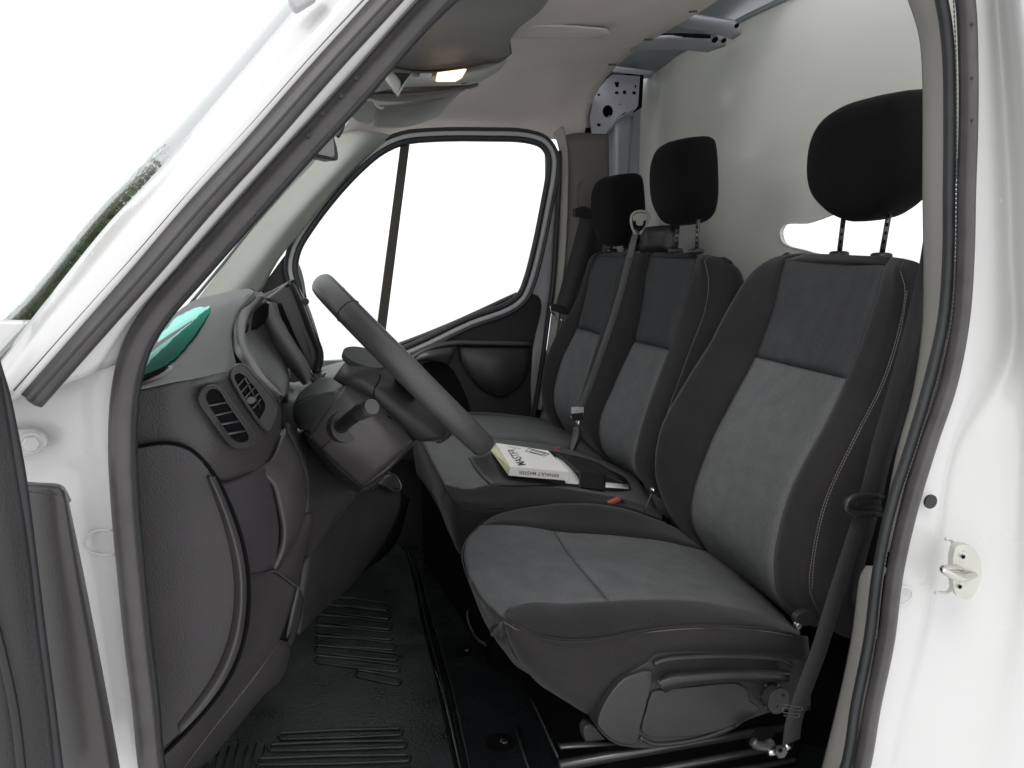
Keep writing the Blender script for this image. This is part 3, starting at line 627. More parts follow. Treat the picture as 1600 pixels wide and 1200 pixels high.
plate('shield_pocket', cr([P(*p, .209) for p in [(1020, 1082), (1040, 1078), (1100, 1072), (1150, 1068), (1168, 1078), (1172, 1096), (1188, 1108), (1160, 1124), (1145, 1134), (1100, 1148), (1055, 1152), (1010, 1150), (1003, 1140), (1010, 1112)]], 2, True), plast_sh, ds, (0, .014, 0), .004, seg=4)
tube('shield_rim', [P(x, y, .212) for x, y in [(1000, 1152), (1020, 1162), (1063, 1160), (1104, 1151), (1148, 1134)]], .0035, plast_sh, ds)
tube('shield_ridge', [P(x, y, .207) for x, y in [(1022, 1037), (1040, 1031), (1080, 1027), (1148, 1026), (1222, 1031), (1236, 1038)]], .004, plast_sh, ds, 5, 8)
lv = patch('height_lever', [[(1036, 1058, .200), (1048, 1052, .198), (1090, 1049, .197), (1150, 1046, .197), (1232, 1047, .200)], [(1030, 1066, .190), (1048, 1060, .186), (1090, 1055, .185), (1150, 1052, .185), (1234, 1053, .190)],
      [(1033, 1076, .190), (1048, 1070, .186), (1090, 1064, .185), (1150, 1060, .185), (1234, 1060, .190)], [(1040, 1083, .202), (1052, 1077, .198), (1092, 1071, .197), (1150, 1066, .197), (1232, 1066, .200)]], plast_sh, ds, .012, 5, label='long grey plastic seat height lever')
kn = disc('recline_knob', P(1206, 1088, .205), (.05, -1, .05), .0235, .018, plast_sh, ds, 24, bev=.005, label='round grey seat knob')
for a in range(0, 360, 60):
    disc('knob_groove', P(1206 + 20 * math.cos(rad(a)), 1088 + 20 * math.sin(rad(a)), .186), (0, -1, 0), .0028, .001, plast_dk, kn, 8, bev=0)
disc('pivot_cap', P(1252, 962, .215), (-.1, -1, 0), .021, .012, plast_dk, ds, 22, ry=.014, bev=.004)
disc('pivot_pin', P(1243, 975, .205), (0, -1, 0), .006, .01, chrome, ds, 10)
# rails under the seat
def bar(name, a, b, wd, ht, mat, parent, z=None):
    A, B = (PZ(*a), PZ(*b)); return sweep(name, [A, B], flat(wd, ht), mat, parent, (0, 0, 1))
for a, b, hh in [((874, 1196), (1228, 1134), .013), ((874, 1166), (962, 1160), .0035), ((960, 1216), (1236, 1162), .009), ((1060, 1222), (1240, 1186), .007)]:
    A, B = P(*a, .235), P(*b, .235); sweep('seat_rail', [A, B], flat(hh, .012), rail_m, ds)
bar('slide_bar', (807, 1040, .66), (872, 1184, .66), .004, .006, rail_m, ds)
bar('slide_bar', (803, 1130, .66), (830, 1215, .66), .004, .006, rail_m, ds)
plate('rail_foot', cr([P(*p, .26) for p in [(914, 1136), (926, 1132), (938, 1146), (950, 1164), (920, 1164), (913, 1152)]], 2, True), plast_s, ds, (0, .02, 0), .003)
tube('slide_handle', [PZ(750, 954, .70), PZ(732, 955, .70), PZ(731, 966, .69), PZ(740, 990, .68), PZ(750, 1002, .68), PZ(764, 1010, .68)], .0042, rail_m, ds, 4, 8, up=(0, 0, 1), label='thin bent wire seat slide handle')
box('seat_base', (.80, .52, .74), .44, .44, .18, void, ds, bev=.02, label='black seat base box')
disc('anchor_plate', P(1190, 1147, .185), (0, -1, 0), .024, .006, void, ds, 18, ry=.015, bev=.002)

# headrests
def headrest(root, c, a, b, h, lean, posts, y_posts, zt, zb, taper=.25, e=.36, tw=0):
    q = Matrix.Rotation(rad(lean), 3, 'Y')
    base = [(-.30, 1.0), (.10, .98), (.42, .90), (.70, .74), (.90, .48), (1.0, .10), (.98, -.26), (.86, -.50), (.62, -.72), (.34, -.90), (.02, -1.0), (-.26, -.97), (-.52, -.84), (-.75, -.62), (-.92, -.32), (-1.0, .10), (-1.0, .55), (-.96, .86), (-.86, .97), (-.62, 1.0)]
    if root.name.startswith('bench'): base = base[:11] + [(-.30, -1.0), (-.62, -.93), (-.86, -.72), (-.97, -.36)] + base[15:]
    ol = cr([Vector((0, y, z)) for y, z in base], 3, True); vs = []; fs = []; n = len(ol)
    lay = [(-1.0, .0), (-1.0, .35), (-.99, .62), (-.93, .84), (-.80, .93), (-.55, .98), (-.2, .995), (.2, 1.0), (.55, .985), (.8, .94), (.95, .85), (1.0, .7), (1.0, .35), (1.0, 0)]
    for lx, sc in lay:
        for v in ol:
            p = Vector((lx * a - .014 * (1 - v.y ** 2 * sc * sc) * (1 if lx < 0 else 0), v.y * b * sc, v.z * h * sc)); vs.append(c + q @ p)
    for i in range(len(lay) - 1):
        for k in range(n): fs.append((i * n + k, i * n + (k + 1) % n, (i + 1) * n + (k + 1) % n, (i + 1) * n + k))
    hr = mk('headrest', vs, fs, hr_f, root, True)
    tube('headrest_seam', [c + q @ Vector((-.62 * a, v.y * b * .955, v.z * h * .955)) for v in ol], .0012, hr_f, hr, 1, 5, True, up=(1, 0, 0), smooth=False)
    for yy, (x0, y0), (x1, y1) in zip(y_posts, *posts):
        t = P(x0, y0, yy); bt = P(x1, y1, yy)
        pt = tube('headrest_post', [t, bt], .0055, rail_m, root, 1, 10, smooth=False)
        for k in range(5): tube('post_notch', [t.lerp(bt, .2 + k * .16) + Vector((-.004, -.004, 0)), t.lerp(bt, .26 + k * .16) + Vector((-.004, -.004, 0))], .0026, void, pt, 1, 6, smooth=False)
        pillow('post_guide', bt + Vector((0, 0, .002)), .018, .019, .008, plast_dk, root, .6, nu=20, nv=8)
headrest(ds, Vector((1.268, .497, 1.838)), .062, .143, .122, -6, (((1320, 325), (1392, 318)), ((1311, 399), (1377, 402))), (.565, .43), 0, 0, taper=.30)

# ---- passenger bench
bs = thing('bench_seat', 'double passenger bench seat in black and grey fabric with two headrests', 'bench seat', (.85, 1.2, .62))
BB = [ # far edge rear, far edge, win seam L, win seam R, mid seam L, mid seam R, stitch, near edge, near rear
 [(950, 394, 1.64), (938, 395, 1.62), (948, 393.5, 1.54), (985, 394, 1.32), (1022, 394.5, 1.18), (1086, 396, .96), (1108, 398, .90), (1122, 402, .86), (1134, 410, .84)],
 [(936, 404, 1.66), (926, 404, 1.62), (934, 399, 1.54), (978, 399.5, 1.32), (1015, 400, 1.18), (1091, 403, .96), (1101, 407, .885), (1138, 416, .84), (1156, 424, .85)],
 [(926, 436, 1.66), (917, 434, 1.62), (922, 425, 1.54), (966, 428, 1.32), (1008, 432, 1.18), (1079, 437, .96), (1107, 441, .87), (1143, 447, .84), (1165, 450, .85)],
 [(922, 466, 1.66), (907, 465, 1.62), (914, 463, 1.54), (955, 467, 1.32), (1004, 473, 1.18), (1066, 481, .96), (1101, 485, .87), (1139, 492, .84), (1162, 496, .85)],
 [(896, 511, 1.66), (881, 511, 1.62), (902, 513, 1.54), (937, 524, 1.32), (990, 534, 1.18), (1045, 547, .96), (1076, 553, .87), (1116, 562, .84), (1140, 566, .85)],
 [(866, 566, 1.66), (856, 566, 1.62), (875, 571, 1.54), (918, 586, 1.32), (960, 600, 1.18), (1018, 620, .96), (1048, 630, .87), (1090, 642, .84), (1115, 646, .85)],
 [(862, 620, 1.66), (850, 620, 1.62), (865, 629, 1.54), (903, 645, 1.32), (937, 661, 1.18), (997, 689, .96), (1026, 702, .87), (1064, 716, .84), (1090, 720, .85)],
 [(874, 655, 1.66), (858, 650, 1.62), (877, 660, 1.54), (910, 676, 1.32), (942, 703, 1.18), (992, 726, .96), (1024, 744, .87), (1056, 760, .84), (1082, 764, .85)],
 [(895, 690, 1.66), (880, 690, 1.62), (900, 694, 1.54), (940, 715, 1.32), (985, 742, 1.18), (1010, 765, .96), (1034, 780, .87), (1058, 794, .84), (1082, 796, .85)]]
patch('backrest_bolster', subcols(BB, 0, 2), black_f, bs, .008, 6, puff=.01, pw=.2)
patch('backrest_divider', subcols(BB, 3, 4), black_f, bs, .01, 6, puff=.012, pw=.25)
patch('backrest_bolster', subcols(BB, 5, 6), black_f, bs, .01, 6, puff=.01, pw=.3)
patch('backrest_side', subcols(BB, 6, 8), black_f, bs, .01, 6, puff=.006, pw=.15)
for a, b in ((2, 3), (4, 5)):
    patch('upper_panel', midcol(sub_rows(BB, a, b, 1, 4), .01), grey_f2, bs, .012, 6, puff=.004, pw=.05, wr=.002)
    patch('lower_panel', midcol(sub_rows(BB, a, b, 4, 8), .014), grey_f, bs, .012, 6, puff=.005, pw=.05, wr=.002)
    patch('top_strip', [r[a:b + 1] for r in BB[:2]], black_f, bs, .008, 6)
stitches('back_stitching', seam_cols(BB, 6)[1:8], bs, lift=.008)
False and patch('back_shell', [[(BB[i][1][0] + 45, BB[i][1][1], 1.66), (BB[i][6][0] + 75, BB[i][6][1] + 6, .86)] for i in (0, 2, 4, 6, 8)], plast_dk, bs, .02, 4)
MC = [[(650, 676, 1.24), (690, 679, 1.21), (760, 684, 1.21), (860, 694, 1.21), (990, 735, 1.21)],
      [(656, 683, 1.19), (700, 700, 1.08), (790, 720, 1.05), (880, 730, 1.05), (1010, 756, 1.05)],
      [(676, 722, 1.01), (716, 734, .97), (800, 746, .96), (900, 756, .95), (1022, 785, .95)],
      [(694, 756, .89), (733, 766, .88), (820, 757, .885), (902, 767, .88), (1030, 800, .88)]]
patch('cushion_panel', MC, grey_f, bs, .05, 7, puff=.004, pw=.06, wr=.002)
patch('cushion_bolster', [[(694, 757, .888), (733, 764, .88), (763, 757, .885), (824, 757, .885), (902, 767, .88), (968, 778, .88), (1035, 800, .88)],
      [(705, 772, .855), (737, 779, .85), (775, 778, .85), (824, 772, .85), (902, 778, .85), (968, 787, .85), (1035, 806, .86)],
      [(716, 785, .825), (738, 791, .82), (775, 794, .82), (826, 790, .82), (902, 789, .82), (968, 794, .82), (1035, 812, .83)]], black_f, bs, .03, 6, puff=.006, pw=.25)
pp = [(656, 684, 1.19), (676, 723, 1.01), (694, 757, .885), (704, 773, .85), (716, 786, .82), (737, 792, .817), (760, 794, .816), (797, 792, .816), (850, 788, .816), (902, 789, .816), (960, 795, .818)]
tube('piping', Ps(pp), .0026, black_f, bs, 5, 6)
patch('cushion_skirt', [[(648, 684, 1.26), (655, 686, 1.195), (676, 726, 1.01), (695, 760, .885), (716, 788, .82), (760, 796, .814), (850, 790, .814), (960, 797, .816), (1040, 815, .83)],
      [(646, 700, 1.27), (654, 706, 1.21), (674, 750, 1.03), (692, 790, .90), (716, 822, .83), (760, 834, .82), (850, 832, .82), (960, 832, .82), (1040, 840, .83)],
      [(652, 745, 1.27), (660, 752, 1.23), (688, 800, 1.06), (704, 838, .93), (722, 868, .86), (760, 880, .85), (850, 880, .85), (960, 880, .85), (1040, 880, .86)]], black_f, bs, .002, 6, wr=.002)
patch('cushion_panel', [[(660, 652, 1.64), (700, 651, 1.62), (760, 652, 1.62), (830, 657, 1.62), (900, 676, 1.62)], [(652, 660, 1.50), (700, 659, 1.47), (780, 662, 1.46), (855, 672, 1.46), (930, 700, 1.46)],
      [(648, 674, 1.28), (700, 676, 1.25), (780, 682, 1.24), (880, 694, 1.24), (975, 728, 1.24)]], grey_f, bs, .06, 6, puff=.008, pw=.1, wr=.002)
patch('cushion_bolster', [[(640, 646, 1.70), (760, 644, 1.70), (850, 655, 1.70), (900, 668, 1.68)], [(648, 652, 1.64), (760, 651, 1.62), (832, 656, 1.62), (904, 678, 1.62)]], black_f, bs, .05, 5)
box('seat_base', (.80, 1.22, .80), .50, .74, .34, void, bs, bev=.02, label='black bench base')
tube('base_wire', [P(676, 766, 1.02), P(697, 806, .98)], .004, rail_m, bs, 1, 8)
tube('base_wire', [P(703, 816, .97), P(712, 831, .95)], .003, rail_m, bs, 1, 8)
headrest(bs, Vector((1.182, 1.075, 1.838)), .052, .108, .113, -6, (((1060, 346), (1091, 343)), ((1056, 393), (1088, 394))), (1.08, .965), 0, 0, taper=.28)
headrest(bs, Vector((1.18, 1.45, 1.782)), .050, .108, .110, -6, (((957, 372), (986, 372)), ((955, 393), (984, 393))), (1.50, 1.38), 0, 0, taper=.28)
pillow('belt_retractor', PXX(1012, 376, 1.27), .05, .10, .035, plast_dk, bs, .4, label='black belt housing behind the bench')
patch('rear_shoulder', [[(1000, 356, 1.22), (1036, 352, 1.16), (1052, 352, 1.12)], [(1000, 395, 1.22), (1036, 395, 1.16), (1044, 395, 1.12)]], plast_dk, bs, .02, 3)
for c, nm in ((P(958, 783, .86), 0), (P(873, 702, 1.22), 1)):
    pass

# ================================================================== DASHBOARD
da = thing('dashboard', 'dark grey moulded dashboard with side air vents and instrument hood', 'dashboard', (0, .8, 1.0))
def fy(px):
    T = [(180, .10), (300, .10), (350, .125), (390, .175), (415, .24), (435, .32), (450, .42)]
    for (a, b), (c, d) in zip(T, T[1:]):
        if px <= c: return b + (d - b) * (px - a) / (c - a)
    return T[-1][1]
def F(px, py, o=0.): return P(px, py, fy(px) + o)
def Fr(pts, o=0.): return [(x, y, fy(x) + o) for x, y in pts]
# upper shell
patch('top_shell', [
  [(196, 560, .80), (262, 500, .80), (300, 471, .78), (335, 461, .72), (365, 454, .66), (388, 451, .60), (398, 455, .54)],
  [(190, 585, .55), (240, 535, .55), (290, 500, .52), (325, 487, .48), (352, 480, .44), (368, 482, .42), (378, 478, .44)],
  [(188, 600, .30), (235, 568, .30), (280, 545, .30), (318, 535, .29), (344, 528, .28), (357, 528, .28), (362, 520, .32)],
  [(186, 610, .17), (230, 596, .17), (275, 580, .17), (315, 572, .17), (345, 566, .17), (362, 562, .19), (366, 556, .24)],
  [(184, 618, .105), (228, 609, .105), (275, 598, .105), (318, 591, .105), (350, 583, .12), (366, 584, .14), (374, 583, .17)]], plast_top, da, .01, 7)
# face with vents
patch('vent_panel', [
  Fr([(184, 616), (228, 607), (275, 597), (318, 590), (350, 582), (366, 583), (378, 575), (392, 578)], .001),
  Fr([(184, 650), (230, 645), (275, 640), (318, 635), (350, 632), (378, 630), (405, 620), (431, 625)]),
  Fr([(184, 680), (235, 672), (275, 668), (315, 672), (345, 680), (385, 685), (418, 668), (441, 652)]),
  Fr([(184, 706), (240, 696), (278, 697), (306, 709), (338, 726), (385, 718), (424, 704), (439, 672)]),
  Fr([(184, 712), (240, 700), (280, 701), (308, 714), (339, 746), (380, 738), (418, 722), (436, 690)], .0),
  Fr([(184, 716), (240, 704), (280, 705), (308, 718), (342, 748), (380, 742), (416, 727), (432, 700)], .04)], plast, da, .008, 7, label='upper dash face carrying the vents')
# oval vent
bz = cr([F(x, y, -.009) for x, y in [(312, 626), (313, 616), (321, 606), (333, 602), (345, 607), (356, 622), (378, 652), (395, 678), (397, 689), (390, 696), (374, 699), (362, 695), (350, 681), (330, 654)]], 4, True)
vent = sweep('side_vent', bz, ell(.0022, .003, 8), plast_s, da, closed=True, label='rounded side vent with four slats near the seal')
bi = [(322, 624), (325, 612), (334, 608), (343, 612), (352, 626), (372, 656), (388, 680), (388, 688), (378, 692), (368, 690), (358, 680), (340, 654)]
plate('vent_frame', [[v + Vector((0, -.008, 0)) for v in bz[::2]], cr([F(x, y, -.014) for x, y in bi], 2, True)], plast, vent, (0, .012, 0), .0012)
plate('vent_cavity', cr([F(x, y, -.010) for x, y in bi], 3, True), void, vent, (0, .004, 0), 0)
for a, b in [((325, 634), (352, 629)), ((335, 649), (362, 643)), ((345, 663), (372, 658)), ((355, 678), (382, 673))]:
    A, B = F(*a, -.012), F(*b, -.012); sweep('slat', [A, B], flat(.0016, .004), plast_top, vent)
# inner vent
bz = cr([F(x, y, -.008) for x, y in [(361, 585), (364, 577), (372, 571), (382, 572), (395, 586), (416, 610), (430, 632), (430, 646), (420, 671), (411, 668), (395, 646), (375, 615)]], 4, True)
v2 = sweep('driver_vent', bz, ell(.0022, .003, 8), plast_s, da, closed=True, label='angular vent with grey lower panel beside the instrument hood')
vi = [(366, 593), (368, 586), (374, 583), (383, 588), (400, 608), (414, 630), (414, 638), (405, 658), (402, 654), (384, 625)]
plate('vent_frame', [[v + Vector((0, -.006, 0)) for v in bz[::2]], [F(x, y, -.014) for x, y in vi]], plast_top, v2, (0, .012, 0), .0012)
plate('vent_cavity', [F(x, y, -.009) for x, y in vi], void, v2, (0, .004, 0), 0)
for k in range(5):
    t = k / 5; x0 = 369 + 32 * t; y0 = 606 + 40 * t; A, B = F(x0, y0, -.012), F(x0 + 11 + 3 * (k < 4), y0 - 17 + k, -.012); sweep('slat', [A, B], flat(.0016, .004), plast_s, v2)
for k in range(3):
    A, B = F(377 + k * 5, 586 + k * 3, -.0115), F(400 + k * 5, 640 - k * 6, -.0115)
    if k == 1: sweep('slat', [A, B], flat(.0015, .008), plast_s, v2)
disc('vent_thumb', F(392, 625, -.016), (0, -1, .1), .0055, .004, plast_s, v2, 14, ry=.0045)
tube('panel_groove', [F(x, y, -.0062) for x, y in [(411, 655), (425, 637), (428, 642), (420, 663)]], .0009, plast_dk, v2)
# demister slot on the top
plate('demister', cr([P(*p) for p in [(200, 600, .165), (222, 590, .17), (250, 577, .19), (268, 571, .21), (279, 573, .20), (272, 581, .18), (240, 594, .155), (205, 605, .15)]], 3, True), plast_s, da, (0, 0, -.004), .001)
plate('demister_slot', cr([P(p[0], p[1], p[2]) + Vector((0, 0, .0015)) for p in [(205, 597, .165), (225, 588, .17), (250, 578, .185), (264, 575, .20), (258, 581, .185), (236, 590, .165), (208, 600, .155)]], 3, True), void, da, (0, 0, -.002), 0)
# instrument hood rim
patch('hood_backing', [[(400, 462, .60), (420, 470, .66)], [(372, 490, .46), (396, 490, .56)], [(352, 530, .34), (392, 530, .50)], [(350, 562, .24), (400, 562, .42)], [(365, 585, .19), (420, 600, .36)]], plast, da, .004, 4)
RO = [(398, 455, .56), (388, 459, .52), (374, 475, .46), (364, 495, .40), (360, 520, .34), (362, 540, .30), (374, 562, .25), (395, 585, .24), (418, 612, .27), (430, 628, .32)]
RI = [(411, 462, .58), (402, 474, .54), (389, 490, .48), (382, 508, .42), (380, 524, .36), (382, 538, .33), (392, 558, .29), (410, 584, .29), (430, 606, .33), (440, 618, .36)]
patch('hood_rim', [RO, [((a[0] * .6 + b[0] * .4), (a[1] * .6 + b[1] * .4), (a[2] + b[2]) / 2 - .015) for a, b in zip(RO, RI)], RI, [(x + 3, y + 3, z + .05) for x, y, z in RI]], plast_s, da, .006, 5, label='smooth rim of the instrument hood')
patch('instrument_bowl', [[(408, 460, .62), (398, 474, .60), (384, 500, .52), (378, 524, .46), (384, 545, .42), (400, 575, .40), (426, 608, .42), (438, 630, .40)],
     [(416, 470, .74), (412, 482, .72), (404, 505, .66), (398, 525, .58), (404, 545, .52), (418, 575, .47), (436, 602, .45), (443, 622, .42)],
     [(422, 480, .78), (422, 492, .76), (422, 512, .74), (424, 534, .70), (430, 552, .66), (438, 575, .58), (446, 598, .52), (448, 620, .46)],
     [(430, 482, .82), (432, 500, .82), (436, 520, .82), (444, 545, .80), (452, 562, .78), (454, 582, .74), (452, 602, .60), (450, 630, .50)]], plast_tex, da, .006, 5, label='recessed bowl round the instruments')
patch('cluster_face', [[(401, 475, .60), (414, 472, .66), (424, 478, .72)], [(388, 500, .52), (402, 496, .60), (416, 500, .68)], [(382, 522, .45), (392, 516, .54), (402, 514, .62)]], void, da, .004, 4)
patch('hood_far_side', [[(396, 452, .62), (420, 468, .82), (436, 470, .84)], [(402, 470, .70), (424, 500, .84), (444, 505, .86)], [(420, 560, .80), (450, 590, .84), (478, 600, .86)], [(440, 600, .60), (455, 612, .80), (478, 612, .86)]], plast, da, .008, 5)
patch('dash_web', [[(436, 596, .60), (470, 596, .80), (510, 582, .95)], [(438, 615, .50), (462, 612, .70), (500, 605, .90)], [(434, 650, .42), (452, 640, .55), (480, 650, .70)], [(430, 690, .40), (446, 690, .5), (475, 700, .6)]], plast_dk, da, .01, 4)
# far dash edge seen beside the screen
patch('far_dash_top', [[(498, 576, 1.60), (530, 566, 1.55), (560, 562, 1.5)], [(490, 588, 1.2), (530, 576, 1.2), (575, 572, 1.2)], [(480, 605, .95), (540, 600, .95), (600, 600, .95)], [(480, 640, .9), (540, 660, .9), (620, 660, .9)]], plast_top, da, .01, 4)
box('far_deck', (-.17, 1.26, 1.40), .46, .92, .07, plast_top, da, bev=.03)
box('far_fascia', (.0, 1.30, 1.20), .16, .82, .36, plast_md, da, bev=.04)
tube('far_dash_line', [P(500, 583, 1.30), P(520, 577, 1.35), P(540, 569, 1.45)], .006, plast_dk, da)
# end cover (half round) on the side of the dash
EC = [(196, 706), (222, 700), (248, 696), (272, 697), (295, 705), (315, 722), (333, 748), (350, 782), (364, 818), (374, 852), (381, 890), (383, 930), (380, 970), (372, 1008), (358, 1044), (338, 1078), (312, 1112), (282, 1144), (252, 1172), (236, 1188), (228, 1100), (215, 1000), (204, 900), (196, 800)]
ecp = cr([P(x, y, .085) for x, y in EC], 2, True)
plate('end_cover', ecp, plast_tex, da, (0, .02, 0), .005, 'large half round cover on the dash end', seg=4)
patch('end_cover_lip', [[(336, 744, .083), (352, 779, .083), (367, 818, .083), (377, 852, .083), (384, 890, .083), (386, 930, .083), (383, 970, .083), (375, 1010, .083), (360, 1048, .083), (340, 1081, .083), (312, 1116, .083), (282, 1147, .083)],
   [(328, 746, .074), (344, 782, .072), (358, 820, .070), (368, 854, .069), (375, 890, .069), (377, 930, .069), (374, 968, .070), (366, 1005, .072), (352, 1042, .074), (333, 1074, .078), (308, 1108, .080), (280, 1140, .082)],
   [(322, 744, .084), (336, 782, .084), (349, 820, .084), (358, 855, .084), (364, 890, .084), (366, 930, .084), (363, 966, .084), (356, 1000, .084), (343, 1035, .084), (326, 1067, .084), (303, 1100, .084), (278, 1132, .084)]], plast_s, da, .004, 5, label='smooth raised lip of the end cover')
tube('end_cover_gap', [P(x, y, .092) for x, y in [(196, 704), (248, 694), (274, 695), (298, 704), (318, 722), (337, 747), (354, 780), (369, 817), (379, 852), (386, 890), (388, 930), (386, 970), (377, 1011), (363, 1048), (342, 1083), (314, 1118), (284, 1150), (255, 1178)]], .003, void, da, 5)
# lower side panel under the cover
patch('side_panel', [[(330, 742, .13), (345, 750, .14), (392, 738, .19), (424, 720, .26)], [(350, 800, .12), (372, 800, .14), (415, 790, .20), (438, 790, .27)], [(365, 850, .11), (385, 850, .14), (425, 850, .21), (445, 840, .27)],
   [(372, 902, .11), (388, 902, .14), (412, 898, .18), (430, 893, .22)]], plast_tex, da, .01, 6, puff=.002, label='grained panel right of the end cover')
patch('side_strip', [[(400, 732, .22), (424, 718, .25), (440, 680, .33), (446, 668, .38)], [(428, 756, .23), (445, 742, .25), (462, 710, .31), (472, 722, .36)], [(438, 790, .23), (456, 776, .25), (474, 760, .31), (481, 766, .36)],
   [(446, 830, .23), (458, 815, .25), (472, 808, .29), (476, 804, .33)], [(443, 862, .22), (452, 850, .24), (462, 842, .27), (468, 838, .30)], [(430, 893, .21), (436, 886, .23), (443, 878, .25), (449, 868, .28)]], plast_s, da, .008, 6, label='smooth curved strip down the knee panel')
patch('strip_tail', [[(475, 802, .34), (486, 800, .36), (490, 808, .38)], [(462, 842, .28), (478, 836, .32), (485, 842, .36)], [(440, 880, .25), (462, 872, .29), (474, 880, .34)], [(430, 893, .22), (452, 905, .25), (468, 920, .30)]], plast_s, da, .006, 5)
patch('kick_panel', [[(380, 903, .11), (404, 900, .15), (430, 893, .20), (464, 917, .24)], [(378, 960, .11), (404, 955, .15), (430, 950, .19), (451, 962, .23)], [(366, 1020, .10), (392, 1016, .14), (418, 1008, .17), (436, 1000, .20)],
   [(330, 1085, .10), (350, 1082, .12), (375, 1072, .15), (396, 1058, .17)], [(262, 1170, .10), (285, 1160, .11), (310, 1150, .13), (335, 1135, .15)], [(225, 1225, .10), (240, 1222, .11), (258, 1218, .12), (275, 1215, .14)]], plast, da, .01, 6, label='lower kick panel under the cover')
patch('kick_return', [[(436, 1000, .20), (449, 1004, .24), (454, 1020, .30)], [(396, 1058, .17), (425, 1055, .22), (441, 1060, .30)], [(335, 1135, .15), (370, 1120, .20), (412, 1088, .30)], [(275, 1215, .14), (300, 1205, .18), (330, 1188, .24)]], plast, da, .008, 6)
tube('kick_highlight', [P(x, y, yy) for x, y, yy in [(388, 901, .138), (410, 897, .172), (430, 893, .198), (447, 904, .218), (464, 917, .238)]], .0016, plast_s, da)
patch('kick_slot', [[(464, 918, .245), (472, 925, .30)], [(452, 965, .24), (462, 968, .30)], [(437, 1001, .205), (449, 1004, .245)]], void, da, .004, 4)
patch('kick_edge', [[(467, 916, .25), (475, 935, .34)], [(456, 966, .24), (468, 975, .34)], [(447, 1004, .245), (456, 1012, .34)]], plast_s, da, .004, 4)
# central lower stack
patch('knee_panel', [[(446, 660, .45), (500, 680, .55), (560, 720, .60), (600, 745, .64)], [(474, 720, .42), (510, 735, .50), (560, 752, .56), (586, 760, .60)], [(480, 790, .40), (500, 790, .45), (524, 790, .50), (548, 780, .55)], [(470, 862, .36), (480, 866, .38), (488, 868, .40), (500, 850, .44)]], plast, da, .01, 5, label='knee panel below the steering column')
patch('centre_stack', [[(560, 768, .56), (582, 752, .64), (606, 756, .74), (626, 766, .80)], [(528, 806, .50), (565, 800, .60), (602, 798, .70), (625, 797, .78)], [(486, 860, .41), (530, 850, .52), (580, 845, .64), (608, 836, .76)],
   [(474, 910, .38), (515, 900, .50), (552, 900, .62), (575, 884, .74)], [(470, 965, .38), (500, 945, .48), (530, 930, .60), (552, 913, .70)], [(468, 992, .38), (484, 975, .46), (498, 960, .54), (512, 944, .62)]], plast_md, da, .015, 6, label='big curved lower centre stack')
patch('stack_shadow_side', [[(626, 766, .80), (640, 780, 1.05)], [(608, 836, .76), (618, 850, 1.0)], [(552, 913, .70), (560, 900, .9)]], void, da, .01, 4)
cup = patch('cup_tray', [[(584, 757, .66), (600, 745, .74), (612, 742, .80), (622, 752, .84)], [(582, 760, .63), (594, 757, .66), (610, 762, .70), (626, 762, .76)]], plast_dk, da, .008, 6, label='glossy rounded tray on the stack')
patch('tray_well', [[(594, 742, .72), (604, 736, .80), (616, 742, .86), (623, 751, .88)], [(588, 752, .66), (598, 752, .70), (610, 758, .76), (622, 760, .80)]], plast_dk, da, .003, 5)
tube('tray_rim', [P(*p) for p in [(586, 755, .64), (600, 758, .67), (614, 766, .72), (624, 766, .76), (626, 757, .82), (618, 744, .86), (606, 737, .84)]], .0022, plast_s, da)

# centre screen module
scn = thing('centre_screen', 'upright dark centre screen housing seen edge on behind the instrument hood', 'screen', (.1, .85, 1.5))
patch('dash_ledge', [[(388, 451, .66), (420, 457, .86), (453, 441, .96)], [(398, 470, .66), (425, 480, .86), (452, 474, .96)], [(404, 500, .70), (440, 530, .90), (470, 540, .96)]], plast_top, da, .006, 4)
patch('screen_bezel', [[(406, 484, 0.720), (412, 474, 0.700), (424, 471, 0.700), (433, 474, 0.720)], [(409, 505, 0.720), (418, 500, 0.700), (430, 498, 0.700), (440, 498, 0.720)], [(428, 548, 0.720), (442, 540, 0.700), (452, 535, 0.700), (458, 530, 0.720)], [(460, 585, 0.720), (470, 580, 0.700), (478, 575, 0.700), (484, 572, 0.720)], [(474, 602, 0.720), (480, 600, 0.700), (484, 598, 0.700), (487, 592, 0.720)]], bezel_m, scn, .02, 5, label='grey side bezel of the screen')
patch('screen_gap', [[(431, 474, 0.730), (440, 474, 0.750)], [(440, 498, 0.730), (452, 505, 0.750)], [(458, 530, 0.730), (470, 545, 0.750)], [(484, 575, 0.730), (488, 585, 0.750)]], void, scn, .01, 4)
tube('bezel_clip', [P(441, 504, 0.725), P(448, 516, 0.725)], .003, plast_s, scn, 2)
tube('bezel_clip', [P(458, 544, 0.725), P(461, 552, 0.725)], .003, plast_s, scn, 2)
patch('screen_back', [[(414, 468, 0.760), (436, 452, 0.760), (451, 440, 0.760)], [(436, 478, 0.760), (446, 466, 0.760), (456, 447, 0.760)], [(462, 530, 0.760), (472, 520, 0.760), (482, 505, 0.760)], [(490, 585, 0.760), (495, 572, 0.760), (500, 562, 0.760)]], plast_s, scn, .02, 5, label='grey rear of the screen')
patch('screen_side', [[(449, 440, 0.755), (456, 440, 0.750), (462, 446, 0.760)], [(462, 470, 0.755), (469, 468, 0.750), (474, 472, 0.760)], [(480, 518, 0.755), (487, 514, 0.750), (492, 522, 0.760)], [(494, 556, 0.755), (500, 552, 0.750), (503, 558, 0.760)], [(489, 584, 0.755), (498, 578, 0.750), (503, 564, 0.760)]], plast_dk, scn, .02, 5)
